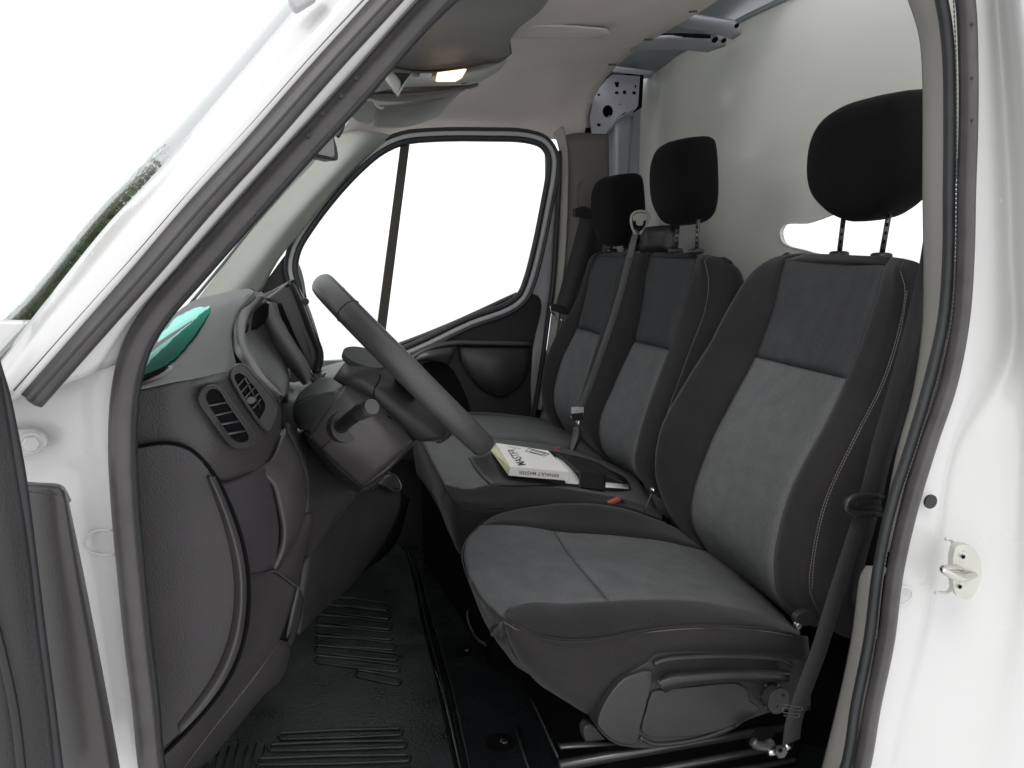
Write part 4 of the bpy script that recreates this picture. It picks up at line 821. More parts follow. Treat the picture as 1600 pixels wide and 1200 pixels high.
patch('screen_edge', [[(455, 440, 0.780), (460, 439, 0.800), (464, 445, 0.810)], [(470, 462, 0.780), (474, 462, 0.800), (478, 468, 0.810)], [(484, 500, 0.780), (490, 505, 0.800), (494, 512, 0.810)], [(496, 528, 0.780), (500, 535, 0.800), (503, 545, 0.810)]], trim_b, scn, .01, 4, label='pale edge of the screen glass')
patch('screen_foot', [[(488, 585, 0.780), (496, 580, 0.800), (502, 575, 0.820)], [(492, 590, 0.780), (498, 590, 0.800), (503, 588, 0.820)], [(497, 604, 0.780), (502, 600, 0.800), (506, 596, 0.820)]], plast_top, scn, .01, 3)
disc('screen_knob', P(477, 471, 0.745), (0, -1, 0), .007, .006, plast_dk, scn, 12)
patch('mirror_housing_far', [[(463, 410, 1.80), (468, 412, 1.80)], [(464, 440, 1.80), (474, 440, 1.80)], [(472, 466, 1.80), (478, 470, 1.80)]], plast_dk, scn, .02, 3) if False else None

# mirror sail on the far door corner
plate('mirror_sail', cr([P(*p, 1.728) for p in [(408, 452), (424, 428), (446, 398), (464, 378), (466, 392), (461, 412), (462, 440), (470, 470), (440, 470), (412, 462)]], 2, True), plast_dk, pd, (0, .01, 0), .003, 'black triangular corner panel of the door')
plate('mirror_shell', cr([P(*p, 1.80) for p in [(463, 408), (468, 414), (474, 432), (478, 455), (479, 470), (470, 466), (464, 440)]], 2, True), plast_dk, pd, (0, .08, 0), .004, 'edge of the outside mirror beyond the glass')

# ================================================================== STEERING
sw = thing('steering_wheel', 'dark leather steering wheel seen edge on above its column', 'steering wheel', (.275, .5, 1.457))
Cw = Vector((.275, .5, 1.457)); wn = ray(496, 440).cross(ray(757, 700)).normalized()
if wn.x < 0: wn = -wn
wn = (Matrix.Rotation(rad(-1.2), 3, 'Z') @ wn).normalized()
wd = Vector((.654, 0, -.757)); wd = (wd - wn * wd.dot(wn)).normalized(); wy = wn.cross(wd).normalized() * -1
if wy.y < 0: wy = -wy
Rw = .192
def wp(a, r=Rw, h=0.): return Cw + wd * (r * math.sin(a)) + wy * (r * math.cos(a)) + wn * h
vsw = []; fsw = []; NU, NV = 96, 16
for i in range(NU):
    a = 2 * math.pi * i / NU
    for j in range(NV):
        b = 2 * math.pi * j / NV; vsw.append(wp(a, Rw + .016 * math.cos(b), .0205 * math.sin(b)))
for i in range(NU):
    for j in range(NV): fsw.append((i * NV + j, i * NV + (j + 1) % NV, ((i + 1) % NU) * NV + (j + 1) % NV, ((i + 1) % NU) * NV + j))
leather = M('wheel_leather', (.062, .059, .058), .38, .08, 20, bump=.35, bs=500)
mk('rim', vsw, fsw, leather, sw, label='dark grey leather rim')
for a in (rad(180 + 52), rad(180 - 62), rad(-52), rad(62)):
    pts = [wp(a, Rw + .0164 * math.cos(b), .0209 * math.sin(b)) for b in [2 * math.pi * j / 16 for j in range(16)]]
    tube('rim_seam', pts, .0009, plast_dk, sw, 1, 5, True, up=wy + wn * .3, smooth=False)
for a in (rad(0), rad(180), rad(78), rad(102)):
    u = (wd * math.sin(a) + wy * math.cos(a))
    sweep('spoke', cr([Cw + u * .05 - wn * .03, Cw + u * .11 - wn * .018, Cw + u * (Rw - .006)], 4), flat(.045 if abs(math.cos(a)) > .5 else .02, .014), plast_md, sw, wn)
pillow('hub', Cw - wn * .03, .022, .075, .06, plast_md, sw, .7, Matrix((wn, wy, -wd)).transposed())
# column and shrouds
colm = thing('steering_column', 'grey steering column shroud with a round ended stalk', 'steering column', (.15, .5, 1.35))
tube('column_shaft', [Cw - wn * .02, Cw - wn * .20], .045, plast_dk, colm, 1, 18, smooth=False)
patch('lower_shroud', [[(484, 684, .36), (505, 650, .345), (533, 609, .36), (552, 590, .40)], [(500, 702, .355), (530, 670, .335), (570, 640, .34), (596, 618, .40)], [(520, 722, .36), (560, 695, .335), (600, 670, .34), (622, 652, .40)], [(566, 762, .38), (596, 736, .355), (632, 702, .36), (646, 688, .40)]], plast_s, colm, .01, 6, puff=.002, label='angled grey lower column shroud')
patch('shroud_front', [[(458, 634, .52), (480, 622, .46), (508, 612, .40), (533, 609, .36)], [(459, 655, .50), (476, 648, .44), (495, 640, .385), (515, 634, .352)], [(468, 672, .48), (476, 672, .43), (482, 674, .385), (484, 684, .358)]], plast_top, colm, .01, 6, label='lighter front face of the shroud')
patch('shroud_top', [[(500, 590, .62), (520, 588, .55), (545, 590, .50)], [(470, 612, .58), (500, 606, .48), (533, 608, .40)], [(458, 633, .52), (484, 620, .45), (520, 612, .37)]], plast_top, colm, .008, 4)
patch('shroud_under', [[(484, 684, .358), (520, 723, .36), (566, 763, .38)], [(478, 688, .44), (516, 734, .44), (560, 770, .46)], [(470, 670, .52), (510, 735, .54), (550, 765, .56)]], plast_dk, colm, .008, 5)
patch('shroud_under', [[(566, 763, .38), (606, 734, .37), (647, 689, .40)], [(566, 764, .50), (608, 736, .50), (650, 692, .52)]], plast_dk, colm, .008, 5)
tube('shroud_joint', [P(500, 703, .352), P(508, 696, .342), P(517, 688, .336)], .0008, plast_dk, colm)
patch('upper_shroud', [[(520, 592, .42), (532, 575, .42), (543, 563, .44), (560, 560, .46)], [(532, 600, .38), (548, 588, .37), (566, 580, .38), (600, 572, .42)], [(560, 618, .38), (575, 605, .36), (600, 600, .37), (640, 600, .42)], [(590, 640, .40), (610, 640, .37), (650, 645, .38), (690, 650, .42)], [(646, 688, .42), (665, 690, .40), (690, 685, .40), (700, 670, .44)]], plast_md, colm, .01, 6, puff=.003, label='dark upper column shroud')
patch('shroud_belly', [[(560, 640, .42), (620, 650, .41), (690, 640, .44)], [(600, 668, .42), (650, 672, .41), (700, 662, .44)], [(646, 688, .42), (690, 690, .42), (706, 680, .46)]], plast, colm, .01, 4)
cap = disc('round_cover', P(569, 566, .43), (.25, -.30, .92), .037, .010, plast_top, colm, 32, ry=.037, bev=.004, label='round cover on top of the column')
tube('shroud_split', [P(594, 585, .362), P(592, 596, .36), P(586, 606, .357), P(584, 616, .357), P(592, 640, .36), P(612, 654, .362)], .0009, void, colm)
# stalk
sb = P(534, 669, .335)
q = disc('stalk_boot', sb + Vector((0, .010, 0)), (.35, -.9, .2), .024, .016, plast_md, colm, 26, ry=.024, bev=.003, label='round boot at the foot of the stalk')
e0 = P(534, 666, .325); e1 = P(546, 655, .29); e2 = P(560, 645, .26); e3 = P(580, 636, .225)
tube('stalk', [e0, e1, e2], .0105, plast_dk, colm, 5, 16)
tube('stalk_grip', [e2, e3], .0115, plast_dk, colm, 1, 20, smooth=False, label='ribbed barrel end of the stalk')
for k in range(7):
    tt = k / 6; tube('stalk_ring', [e2.lerp(e3, .12 + .75 * tt), e2.lerp(e3, .15 + .75 * tt)], .0121, plast_dk, colm, 1, 18, smooth=False)
disc('stalk_cap', e3, (e3 - e2), .011, .003, plast_s, colm, 22, bev=.001, label='flat grey end cap of the stalk')

# ================================================================== LOOSE THINGS
# teal sheet on the dashboard
from mathutils.bvhtree import BVHTree
_sh = bpy.data.objects['top_shell']; _of = wloc(da)
_bv = BVHTree.FromPolygons([v.co + _of for v in _sh.data.vertices], [tuple(p.vertices) for p in _sh.data.polygons])
def drape(px, py, up):
    h = _bv.ray_cast(CAM, ray(px, py).normalized())
    return h[0] + (CAM - h[0]).normalized() * up if h[0] else P(px, py, .5)
tp = thing('teal_sheet', 'teal green paper sheet lying on top of the dashboard with its green glow painted on', 'paper', P(280, 530, .5))
def draped(name, rows, mat, up):
    return grid_obj(name, gridpts([[drape(x, y, up) for x, y in r_] for r_ in rows], 5), mat, tp, thick=.0006, wr=.0012)
def jag(pts, n, a):
    rj = random.Random(9); out = []
    for p, q in zip(pts, pts[1:]):
        for k in range(n): t = k / n; out.append((p[0] + (q[0] - p[0]) * t + rj.uniform(-a, a), p[1] + (q[1] - p[1]) * t + rj.uniform(-a, a)))
    return out + [pts[-1]]
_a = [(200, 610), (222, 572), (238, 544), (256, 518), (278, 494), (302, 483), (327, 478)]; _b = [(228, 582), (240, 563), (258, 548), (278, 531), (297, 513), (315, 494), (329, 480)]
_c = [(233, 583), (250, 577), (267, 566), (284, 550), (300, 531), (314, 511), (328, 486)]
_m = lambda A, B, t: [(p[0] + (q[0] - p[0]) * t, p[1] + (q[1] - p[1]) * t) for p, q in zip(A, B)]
for nm, A, B, mt, up, am in (('sheet', _a, _b, teal_l, .007, 1.3), ('glow_sheet', _m(_b, _a, .22), _c, teal, .0085, .8)):  # second strip is the pale sheet's green glow, painted as a dark teal layer
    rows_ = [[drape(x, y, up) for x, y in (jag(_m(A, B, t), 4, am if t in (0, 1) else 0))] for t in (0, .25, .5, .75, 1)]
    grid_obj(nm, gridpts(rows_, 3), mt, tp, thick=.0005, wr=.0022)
# document wallet and manual on the middle seat
wa = thing('document_wallet', 'open black document wallet lying on the middle passenger seat', 'wallet', P(870, 745, 1.0))
bpy.context.view_layer.update()
def bvh_of(objs):
    V = []; Fc = []
    for o in objs:
        k = len(V); of = wloc(o); V += [v.co + of for v in o.data.vertices]; Fc += [tuple(x + k for x in p.vertices) for p in o.data.polygons]
    return BVHTree.FromPolygons(V, Fc)
_cb = bvh_of([o for o in bs.children if o.name.startswith('cushion')])
def onseat(px, py, up):
    h = _cb.ray_cast(CAM, ray(px, py).normalized())
    return h[0] + (CAM - h[0]).normalized() * up if h[0] else P(px, py, 1.0)
def sheet(name, rows, mat, up, th=.002, n=5, label=None):
    return grid_obj(name, gridpts([[onseat(x, y, up) for x, y in r_] for r_ in rows], n), mat, wa, thick=th, label=label)
sheet('wallet_board', [[(733, 713), (752, 712), (775, 706), (800, 703), (850, 703), (880, 708)], [(742, 729), (770, 728), (800, 722), (840, 722), (890, 722), (935, 727)], [(755, 745), (790, 744), (830, 742), (880, 740), (930, 740), (975, 745)], [(767, 756), (805, 757), (850, 757), (905, 760), (960, 766), (986, 764)]], plast_dk, .014, .004, label='black board of the wallet')
sheet('leaflet', [[(868, 713), (880, 720)], [(876, 733), (897, 737)], [(884, 755), (909, 757)]], paper, .020, .0006, 3, 'white leaflet under the strap')
for k in range(3):
    sheet('loose_page', [[(940, 753 + k), (981, 757 + k)], [(942, 759 + k), (983, 762 + k)]], paper, .019 + .0015 * k, .0005, 2)
sheet('wallet_strap', [[(905, 738), (925, 738), (945, 742)], [(905, 750), (925, 750), (946, 754)], [(905, 760), (925, 763), (946, 766)]], plast_dk, .026, .002, label='black strap across the wallet')
sheet('wallet_flap', [[(868, 708), (900, 712), (935, 723)], [(885, 722), (925, 730), (965, 742)], [(902, 738), (940, 742), (978, 755)]], plast_md, .018, .002)
mn = thing('owners_manual', 'thick white manual with black lettering lying on the open wallet', 'book', P(830, 720, 1.05))
T0, T1, T2, T3 = P(775, 692, 1.235), P(858, 705, 1.185), P(889, 737, 1.01), P(797, 729, 1.01)
zc = (T0.z + T1.z + T2.z + T3.z) / 4
T0, T1, T2, T3 = PZ(775, 692, 1.155), PZ(856, 704, 1.143), PZ(889, 737, 1.125), PZ(797, 729, 1.132)
dn = Vector((0, 0, -.026))
B0, B1, B2, B3 = [t + dn * k for t, k in ((T0, .8), (T1, .8), (T2, 1), (T3, 1))]
B3 = P(795, 743, T3.y + .004); B2 = P(887, 751, T2.y + .004); B0 = P(767, 704, T0.y)
mk('cover', [T0, T1, T2, T3, T0 + dn * .06, T1 + dn * .06, T2 + dn * .06, T3 + dn * .06], [(0, 1, 2, 3), (7, 6, 5, 4), (0, 4, 5, 1), (1, 5, 6, 2), (2, 6, 7, 3), (3, 7, 4, 0)], paper, mn, False)
ins = lambda a, b, k: a.lerp(b, k)
e = .012
mk('page_block', [T0 + dn * .06, T1 + dn * .06, T2 + dn * .06 + Vector((0, .002, 0)), T3 + dn * .06 + Vector((0, .002, 0)), B0, B1, B2 + Vector((0, .002, 0)), B3 + Vector((0, .002, 0))], [(0, 1, 2, 3), (7, 6, 5, 4), (0, 4, 5, 1), (1, 5, 6, 2), (2, 6, 7, 3), (3, 7, 4, 0)], pages, mn, False)
mk('spine', [T3, T2, B2, B3, T3 + Vector((0, .0015, 0)), T2 + Vector((0, .0015, 0)), B2 + Vector((0, .0015, 0)), B3 + Vector((0, .0015, 0))], [(0, 1, 2, 3), (7, 6, 5, 4), (0, 4, 5, 1), (1, 5, 6, 2), (2, 6, 7, 3), (3, 7, 4, 0)], paper, mn, False)
for k in range(6):
    t = (k + 1) / 7; a = (T0 + dn * .06).lerp(B0, t); b = (T3 + dn * .06).lerp(B3, t)
    tube('page_edge', [a + Vector((-.0002, 0, 0)), b + Vector((-.0002, 0, 0))], .0005, trim_b, mn, 1, 4, smooth=False)
def text_on(name, s, o, xd, yd, size, mat, parent, sx=1.0, lift=.0006):
    cu = bpy.data.curves.new(name, 'FONT'); cu.body = s; cu.size = 1; cu.extrude = .0; cu.align_x = 'CENTER'; cu.align_y = 'CENTER'; cu.offset = .015
    t = bpy.data.objects.new(name + '_tmp', cu); col.objects.link(t); bpy.context.view_layer.update()
    me = bpy.data.meshes.new_from_object(t.evaluated_get(bpy.context.evaluated_depsgraph_get())); bpy.data.objects.remove(t)
    xd = xd.normalized(); yd = (yd - xd * yd.dot(xd)).normalized(); zd = xd.cross(yd); off = wloc(parent)
    for v in me.vertices: v.co = o + xd * v.co.x * size * sx + yd * v.co.y * size + zd * lift - off
    me.materials.clear(); me.materials.append(mat); ob = bpy.data.objects.new(name, me); col.objects.link(ob); ob.parent = parent; return ob
def tp_(u, v): return T0.lerp(T1, u).lerp(T3.lerp(T2, u), v)
text_on('title_lettering', 'MASTER', tp_(.24, .56), tp_(.24, 0) - tp_(.24, 1), tp_(0, .5) - tp_(1, .5), .031, ink, mn, .95)
text_on('spine_lettering', 'RENAULT MASTER', (T3.lerp(T2, .5) + B3.lerp(B2, .5)) / 2 + Vector((0, -.0006, 0)), T3 - T2, B3 - T3, .012, ink_r, mn, 1.0)
# diamond emblem and lines on the cover
def cl(name, uv, r=.0012, m=ink): return tube(name, [tp_(u, v) + Vector((0, 0, .0008)) for u, v in uv], r, m, mn, 1, 4, True, (0, 0, 1), False)
cl('emblem_outline', [(.50, .22), (.62, .05), (.96, .20), (.80, .36)], .0009)
cl('emblem_outline', [(.58, .22), (.64, .13), (.88, .22), (.78, .29)], .0008)
cl('cover_line', [(.20, .12), (.45, .12), (.45, .125), (.20, .125)], .0003)

# ================================================================== BELTS
def belt(name, pts, wdir, wd, mat, parent, th=.0016):
    path = cr([P(*p) for p in pts], 8); return sweep(name, path, flat(wd, th), mat, parent, Vector(wdir))
# driver belt
db = thing('driver_seat_belt', 'black driver seat belt running down the rear pillar to its anchor', 'seat belt', P(1240, 1150, .13))
belt('webbing', [(1490, 250, .13), (1462, 340, .13), (1446, 430, .13), (1424, 520, .13), (1397, 620, .13), (1374, 700, .13), (1354, 780, .13), (1332, 850, .13), (1306, 930, .13), (1280, 1015, .13), (1254, 1085, .13), (1240, 1130, .13), (1236, 1160, .13)], (.25, -1, .1), .045, belt_m, db)
belt('webbing', [(1490, 250, .19), (1470, 360, .19), (1452, 450, .19), (1432, 540, .19), (1408, 650, .19), (1386, 720, .19), (1372, 780, .19), (1350, 860, .20), (1330, 940, .22)], (.9, -.5, .1), .040, belt_m, db)
stitches('webbing_stitching', [P(x, y, .126) for x, y in [(1224, 1100), (1240, 1104), (1254, 1106), (1252, 1110), (1236, 1108), (1224, 1106), (1223, 1112), (1238, 1115), (1250, 1116), (1247, 1121), (1234, 1119), (1224, 1118)]], db, seal_m, .004, .0009)
tube('belt_guide', [P(1378, 776, .12), P(1340, 775, .115), P(1326, 782, .115), P(1322, 794, .115), P(1330, 801, .115), P(1376, 803, .12)], .0055, plast_dk, db, 5, 8, label='black belt guide loop')
plate('guide_block', [P(*p, .125) for p in [(1322, 790), (1380, 790), (1380, 806), (1324, 804)]], plast_dk, db, (0, .012, 0), .003)
tube('anchor_pin', [P(1200, 1176, .135), P(1222, 1172, .13), P(1232, 1164, .125)], .006, chrome, db, 4, 10)
ab = disc('anchor_bolt', P(1218, 1172, .128), (-.2, -1, 0), .0115, .008, rail_m, db, 6, bev=.002)
disc('bolt_socket', P(1219, 1172, .119), (-.2, -1, 0), .0045, .001, void, ab, 6, bev=0)
tube('anchor_bracket', [P(1176, 1158, .14), P(1182, 1164, .138), P(1196, 1166, .137), P(1206, 1160, .14)], .008, rail_m, db)
# middle belt
mb = thing('middle_seat_belt', 'grey seat belt stretched over the bench backrest down to a buckle', 'seat belt', P(900, 650, 1.2))
belt('webbing', [(999, 356, 1.20), (993, 366, 1.19), (984, 400, 1.18), (970, 455, 1.18), (955, 505, 1.19), (938, 555, 1.19), (922, 600, 1.20), (906, 640, 1.21)], (-.75, -.65, .15), .019, belt_l, mb)
for dx in (-2.6, 0, 2.6):
    tube('webbing_rib', [P(x + dx, y, yy - .008) for x, y, yy in [(984, 402, 1.18), (970, 456, 1.18), (955, 506, 1.19), (938, 556, 1.19), (922, 600, 1.20), (907, 638, 1.21)]], .0011, seal_m if dx else belt_l, mb, 5, 4)
gd = tube('shoulder_guide', [P(*p, 1.155) for p in [(993, 366), (988, 356), (986, 345), (988, 335), (997, 330), (1008, 331), (1014, 336), (1012, 346), (1005, 357), (1000, 366)]], .0036, trim_b, mb, 4, 8, label='grey looped shoulder guide')
plate('guide_cap', cr([P(*p, 1.15) for p in [(989, 338), (996, 333), (1006, 333), (1012, 337), (1009, 345), (1004, 352), (996, 352), (990, 346)]], 3, True), trim_g, mb, (.004, .006, 0), .002)
tube('guide_slot', [P(*p, 1.145) for p in [(992, 345), (993, 354), (999, 359), (1005, 354), (1008, 345)]], .0034, void, mb, 4, 6)
plate('buckle', [P(*p, 1.20) for p in [(894, 638), (913, 636), (912, 652), (893, 655)]], door_metal, mb, (.004, .018, 0), .003, 'grey plastic belt tongue')
plate('buckle_foot', [P(*p, 1.195) for p in [(893, 647), (912, 645), (911, 656), (895, 658)]], plast_dk, mb, (.004, .018, 0), .002)
sweep('tongue_blade', [P(903, 656, 1.205), P(902, 674, 1.215)], flat(.013, .002), chrome, mb, (-.7, -.7, 0))
patch('buckle_stem', [[(896, 668, 1.22), (903, 666, 1.21), (908, 672, 1.21)], [(892, 684, 1.22), (902, 684, 1.20), (908, 686, 1.21)], [(889, 704, 1.20), (894, 706, 1.19), (898, 705, 1.20)]], seal_m, mb, .01, 4, label='brown grey buckle stem')
plate('red_button', [P(*p, 1.17) for p in [(869, 706), (866, 702), (876, 698), (879, 700)]], red_m, mb, (0, .01, 0), .001, 'small red release button')
# buckle beside the driver seat
bk2 = thing('seat_belt_buckle', 'red topped belt buckle between the driver seat and the bench', 'buckle', P(958, 785, .84))
plate('buckle_body', [P(*p, .845) for p in [(940, 792), (972, 780), (990, 800), (950, 808)]], plast_dk, bk2, (0, .02, 0), .003)
plate('red_button', [P(*p, .828) for p in [(945, 789.5), (953, 785), (968, 778.5), (972, 780), (969, 784), (956, 790)]], red_m, bk2, (0, .012, .002), .002)
tube('recliner_lever', [P(1020, 768, .80), P(1012, 786, .80), P(1007, 800, .80)], .0025, rail_m, bk2, 3, 6)
pillow('lever_tip', P(1021, 766, .795), .008, .008, .007, chrome, bk2, .8, nu=14, nv=8)
# passenger belt on the far pillar
fb = thing('passenger_seat_belt', 'black passenger seat belt hanging on the far brown pillar trim', 'seat belt', P(900, 400, 1.64))
belt('webbing', [(926, 322, 1.655), (918, 350, 1.65), (905, 400, 1.64), (890, 450, 1.64), (878, 490, 1.64)], (-.6, -1, .1), .060, belt_m, fb)
belt('webbing', [(932, 340, 1.665), (928, 400, 1.66), (920, 460, 1.66), (905, 530, 1.65)], (-.2, -1, .1), .055, belt_m, fb)
plate('height_adjuster', cr([P(*p, 1.65) for p in [(908, 288), (914, 281), (924, 282), (928, 292), (925, 325), (916, 330), (908, 322)]], 3, True), trim_br, fb, (0, .02, 0), .004, 'brown grey belt height adjuster')
plate('belt_loop', [P(*p, 1.64) for p in [(897, 326), (912, 322), (930, 328), (930, 341), (912, 340), (898, 338)]], plast_dk, fb, (0, .015, 0), .003)
plate('belt_stop', [P(*p, 1.62) for p in [(861, 474), (884, 478), (883, 490), (862, 486)]], plast_dk, fb, (0, .015, 0), .003)
tube('tongue_wire', [P(*p, 1.615) for p in [(860, 478), (861, 487), (867, 492), (870, 500), (872, 508)]], .0025, chrome, fb)
tube('tongue_wire', [P(877, 498, 1.615), P(878, 504, 1.615)], .003, chrome, fb, 2)

# ================================================================== OVERHEAD
sf = thing('overhead_shelf', 'dark grey overhead storage shelf above the windscreen', 'shelf', P(720, 60, .8))
patch('shelf_underside', [[(560, -140, .40), (720, -140, .42), (900, -150, .46), (905, -150, .50)], [(610, 0, .62), (700, 0, .66), (852, 0, .72), (856, 2, .76)], [(596, 60, .86), (690, 60, .90), (806, 44, .94), (809, 46, .97)],
    [(590, 96, 1.02), (650, 104, 1.04), (760, 90, 1.06), (797, 64, 1.04)], [(592, 101, 1.06), (650, 109, 1.08), (762, 95, 1.10), (796, 86, 1.10)]], shelf_m, sf, .012, 6, label='broad underside of the shelf')
patch('shelf_lip', [[(592, 98, 1.05), (640, 108, 1.06), (700, 106, 1.07), (745, 97, 1.08), (775, 88, 1.09), (797, 62, 1.08)], [(596, 104, 1.09), (640, 113, 1.10), (700, 111, 1.11), (748, 103, 1.12), (782, 97, 1.13), (800, 84, 1.13)]], trim_br, sf, .006, 5)
con = thing('lamp_console', 'overhead console with a lit warm interior lamp and small pale lens', 'console', P(690, 125, 1.0))
patch('console_body', [[(560, 122, 1.06), (600, 104, 1.06), (650, 110, 1.08), (710, 108, 1.09), (760, 99, 1.12), (792, 90, 1.16)], [(560, 134, 1.02), (600, 120, 1.01), (650, 121, 1.03), (710, 118, 1.05), (762, 108, 1.10), (790, 98, 1.15)],
    [(560, 146, 1.03), (600, 134, 1.02), (650, 131, 1.04), (710, 129, 1.06), (752, 121, 1.10), (780, 110, 1.15)], [(566, 152, 1.10), (600, 143, 1.10), (650, 137, 1.10), (705, 134, 1.11), (745, 130, 1.14), (775, 114, 1.17)]], trim_g, con, .01, 6, label='grey green console shell')
plate('lamp_lens', cr([P(*p) for p in [(685, 114, 1.010), (730, 108, 1.015), (722, 122, 1.015), (712, 128, 1.015), (682, 128, 1.010)]], 1, True), lamp_m, con, (0, .012, .004), .002, 'glowing warm lamp lens')
plate('dark_lens', [P(*p) for p in [(657, 114, 1.03), (676, 114, 1.03), (674, 124, 1.035), (653, 122, 1.03)]], metal_b, con, (0, .01, .004), .002, 'unlit grey lamp lens')
tube('console_groove', [P(*p) for p in [(751, 106, 1.10), (753, 112, 1.10), (747, 120, 1.10), (736, 127, 1.10), (722, 131, 1.08)]], .0016, plast_dk, con)
patch('console_fin', [[(598, 106, .99), (614, 112, .99)], [(604, 124, .97), (626, 128, .97)], [(618, 142, .96), (624, 150, .96)]], trim_g, con, .006, 4)
patch('console_recess', [[(616, 113, .995), (643, 115, 1.0)], [(624, 126, .985), (638, 120, .99)], [(624, 140, .97), (628, 134, .975)]], plast_md, con, .005, 3)
tube('fin_edge', [P(621, 150, .955), P(630, 134, .965), P(644, 115, .98)], .0022, trim_g, con)
vz = thing('sun_visor', 'folded grey sun visor under the overhead console', 'sun visor', P(650, 170, 1.2))
patch('visor_upper', [[(560, 138, 1.12), (600, 139, 1.12), (650, 136, 1.13), (705, 133, 1.15), (748, 130, 1.2)], [(566, 147, 1.08), (600, 148, 1.08), (650, 147, 1.09), (700, 142, 1.12), (730, 136, 1.16)], [(590, 158, 1.12), (620, 159, 1.12), (660, 156, 1.13), (700, 150, 1.16), (726, 142, 1.2)]], trim_br, vz, .008, 5, label='brown grey leaf of the visor')
patch('visor_lower', [[(585, 166, 1.18), (620, 164, 1.18), (668, 158, 1.20), (722, 142, 1.24)], [(585, 182, 1.24), (620, 184, 1.24), (664, 180, 1.27), (700, 164, 1.31)], [(583, 199, 1.32), (620, 200, 1.32), (655, 194, 1.35), (688, 180, 1.38)]], shelf_m, vz, .008, 5, label='grey lower leaf of the visor')
plate('visor_end', cr([P(*p) for p in [(548, 176, 1.16), (562, 160, 1.14), (584, 157, 1.14), (584, 190, 1.22), (574, 194, 1.24), (560, 190, 1.22)]], 2, True), trim_g, vz, (0, .02, .005), .003)
tube('visor_pivot', [P(*p) for p in [(574, 155, 1.10), (584, 157, 1.09), (588, 164, 1.09), (594, 169, 1.09), (600, 168, 1.09)]], .0035, trim_g, vz, 4, 8)
mr = thing('rear_view_mirror', 'small dark rear view mirror poking out behind the door seal', 'mirror', P(512, 226, .9))
plate('mirror_body', cr([P(*p, .88) for p in [(484, 240), (497, 226), (510, 212), (520, 210), (525, 222), (529, 240), (528, 251), (515, 249), (495, 245)]], 2, True), plast_dk, mr, (-.02, .03, 0), .004)
plate('mirror_glass', [P(*p, .874) for p in [(489, 239), (512, 214), (519, 212), (522, 224), (523, 243), (520, 246)]], shelf_m, mr, (0, .002, 0), .0006, 'grey green mirror glass')
tube('mirror_arm', [P(*p, .89) for p in [(527, 214), (533, 204), (536, 194), (533, 186), (527, 184)]], .0045, plast_dk, mr, 4, 8)

# ================================================================== OPEN DRIVER DOOR (edge only)
dd = thing('driver_door', 'open driver door with dark plastic edge at the left of the picture', 'door', P(60, 1000, -.06))
patch('door_liner', [[(30, 758, -.02), (60, 760, -.035), (96, 765, -.04), (108, 786, -.02)], [(34, 850, -.02), (70, 850, -.04), (108, 850, -.045), (124, 862, -.02)], [(48, 980, -.02), (90, 980, -.04), (130, 980, -.045), (148, 984, -.02)],
      [(62, 1100, -.02), (104, 1100, -.04), (150, 1100, -.045), (170, 1100, -.02)], [(78, 1230, -.02), (120, 1230, -.04), (170, 1230, -.045), (193, 1230, -.02)]], plast_door, dd, .012, 5, label='smooth dark plastic strip on the door edge')
patch('liner_top', [[(30, 758, -.02), (60, 760, -.035), (96, 765, -.04), (108, 786, -.02)], [(34, 752, .0), (62, 754, .0), (97, 758, .0), (112, 782, .0)]], plast_door, dd, .006, 4)
patch('door_trim', [[(-140, 500, -.10), (-60, 500, -.09), (-20, 500, -.07)], [(-120, 600, -.10), (-40, 600, -.09), (6, 606, -.07)], [(-100, 740, -.10), (-20, 740, -.09), (30, 740, -.07)], [(-90, 860, -.10), (0, 860, -.09), (48, 860, -.07)], [(-80, 980, -.10), (15, 980, -.09), (62, 980, -.07)],
      [(-70, 1100, -.10), (28, 1100, -.09), (78, 1100, -.07)], [(-60, 1240, -.10), (42, 1240, -.09), (94, 1240, -.07)]], plast_md, dd, .012, 5, label='dark edge of the open door')
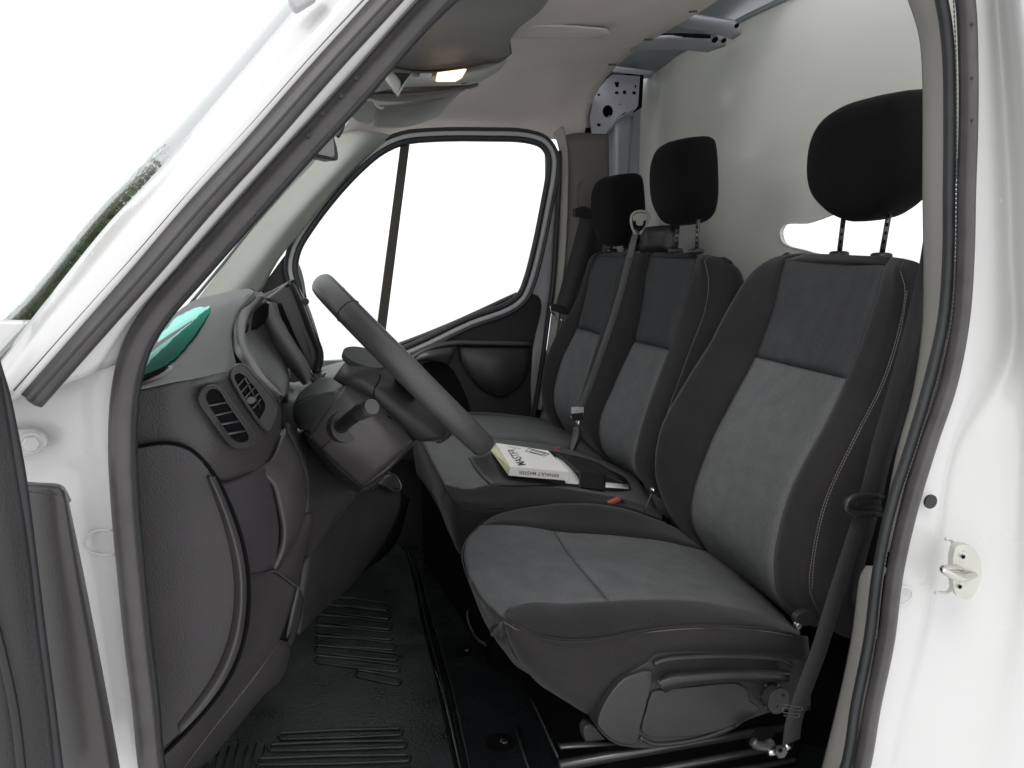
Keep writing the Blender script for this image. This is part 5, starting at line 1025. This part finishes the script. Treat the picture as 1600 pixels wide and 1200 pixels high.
tube('door_seal', [P(x, y, -.066) for x, y in [(-22, 480), (-12, 560), (4, 615), (18, 680), (30, 745), (44, 850), (60, 980), (76, 1100), (92, 1230)]], .0055, seal_dk, dd)
tube('door_rib', [P(x, y, -.098) for x, y in [(-30, 900), (0, 1010), (22, 1110), (36, 1230)]], .004, plast_dk, dd)
# upper door frame corner at the top edge
plate('frame_corner', [P(*p, -.05) for p in [(450, -20), (454, 0), (464, 15), (494, -4), (505, -20)]], door_metal, dd, (0, .02, 0), .003, 'grey corner of the door frame at the top')

# ================================================================== TREES ahead of the van, mirrored in the windscreen
def tree(x, y, h, label, seed):
    rnd = random.Random(seed); t = thing('roadside_tree', label, 'tree', (x, y, 0), 'trees ahead of the van')
    tube('trunk', [Vector((x, y, 0)), Vector((x + .1, y, h * .35)), Vector((x - .1, y + .1, h * .7))], .16, bark, t, 4, 8, scale=lambda s: 1 - .6 * s)
    vs = []; fs = []
    cl = [(Vector((x + rnd.uniform(-1.4, 1.4), y + rnd.uniform(-1.4, 1.4), h * rnd.uniform(.35, .95))), rnd.uniform(.5, 1.1)) for _ in range(16)]
    for c, r in cl:
        for _ in range(520):
            d = Vector((rnd.gauss(0, 1), rnd.gauss(0, 1), rnd.gauss(0, 1))).normalized(); p = c + d * r * rnd.random() ** .4
            a = Vector((rnd.gauss(0, 1), rnd.gauss(0, 1), rnd.gauss(0, 1)))* 0; a = Vector((rnd.gauss(0, 1), rnd.gauss(0, 1), rnd.gauss(0, 1))).normalized() * .065; b = a.cross(d).normalized() * .045; k = len(vs)
            vs += [p - a, p + b, p + a, p - b]; fs.append((k, k + 1, k + 2, k + 3))
    mk('crown', vs, fs, leaf, t, False)
tree(-5.3, 7.6, 5.9, 'leafy green tree left of the picture, mirrored low in the windscreen edge', 3)
tree(-6.8, 9.6, 7.4, 'taller green tree behind the first, mirrored in the windscreen edge', 5)
tree(-4.9, 5.4, 3.2, 'low bushy tree nearest the van, mirrored at the foot of the windscreen', 8)
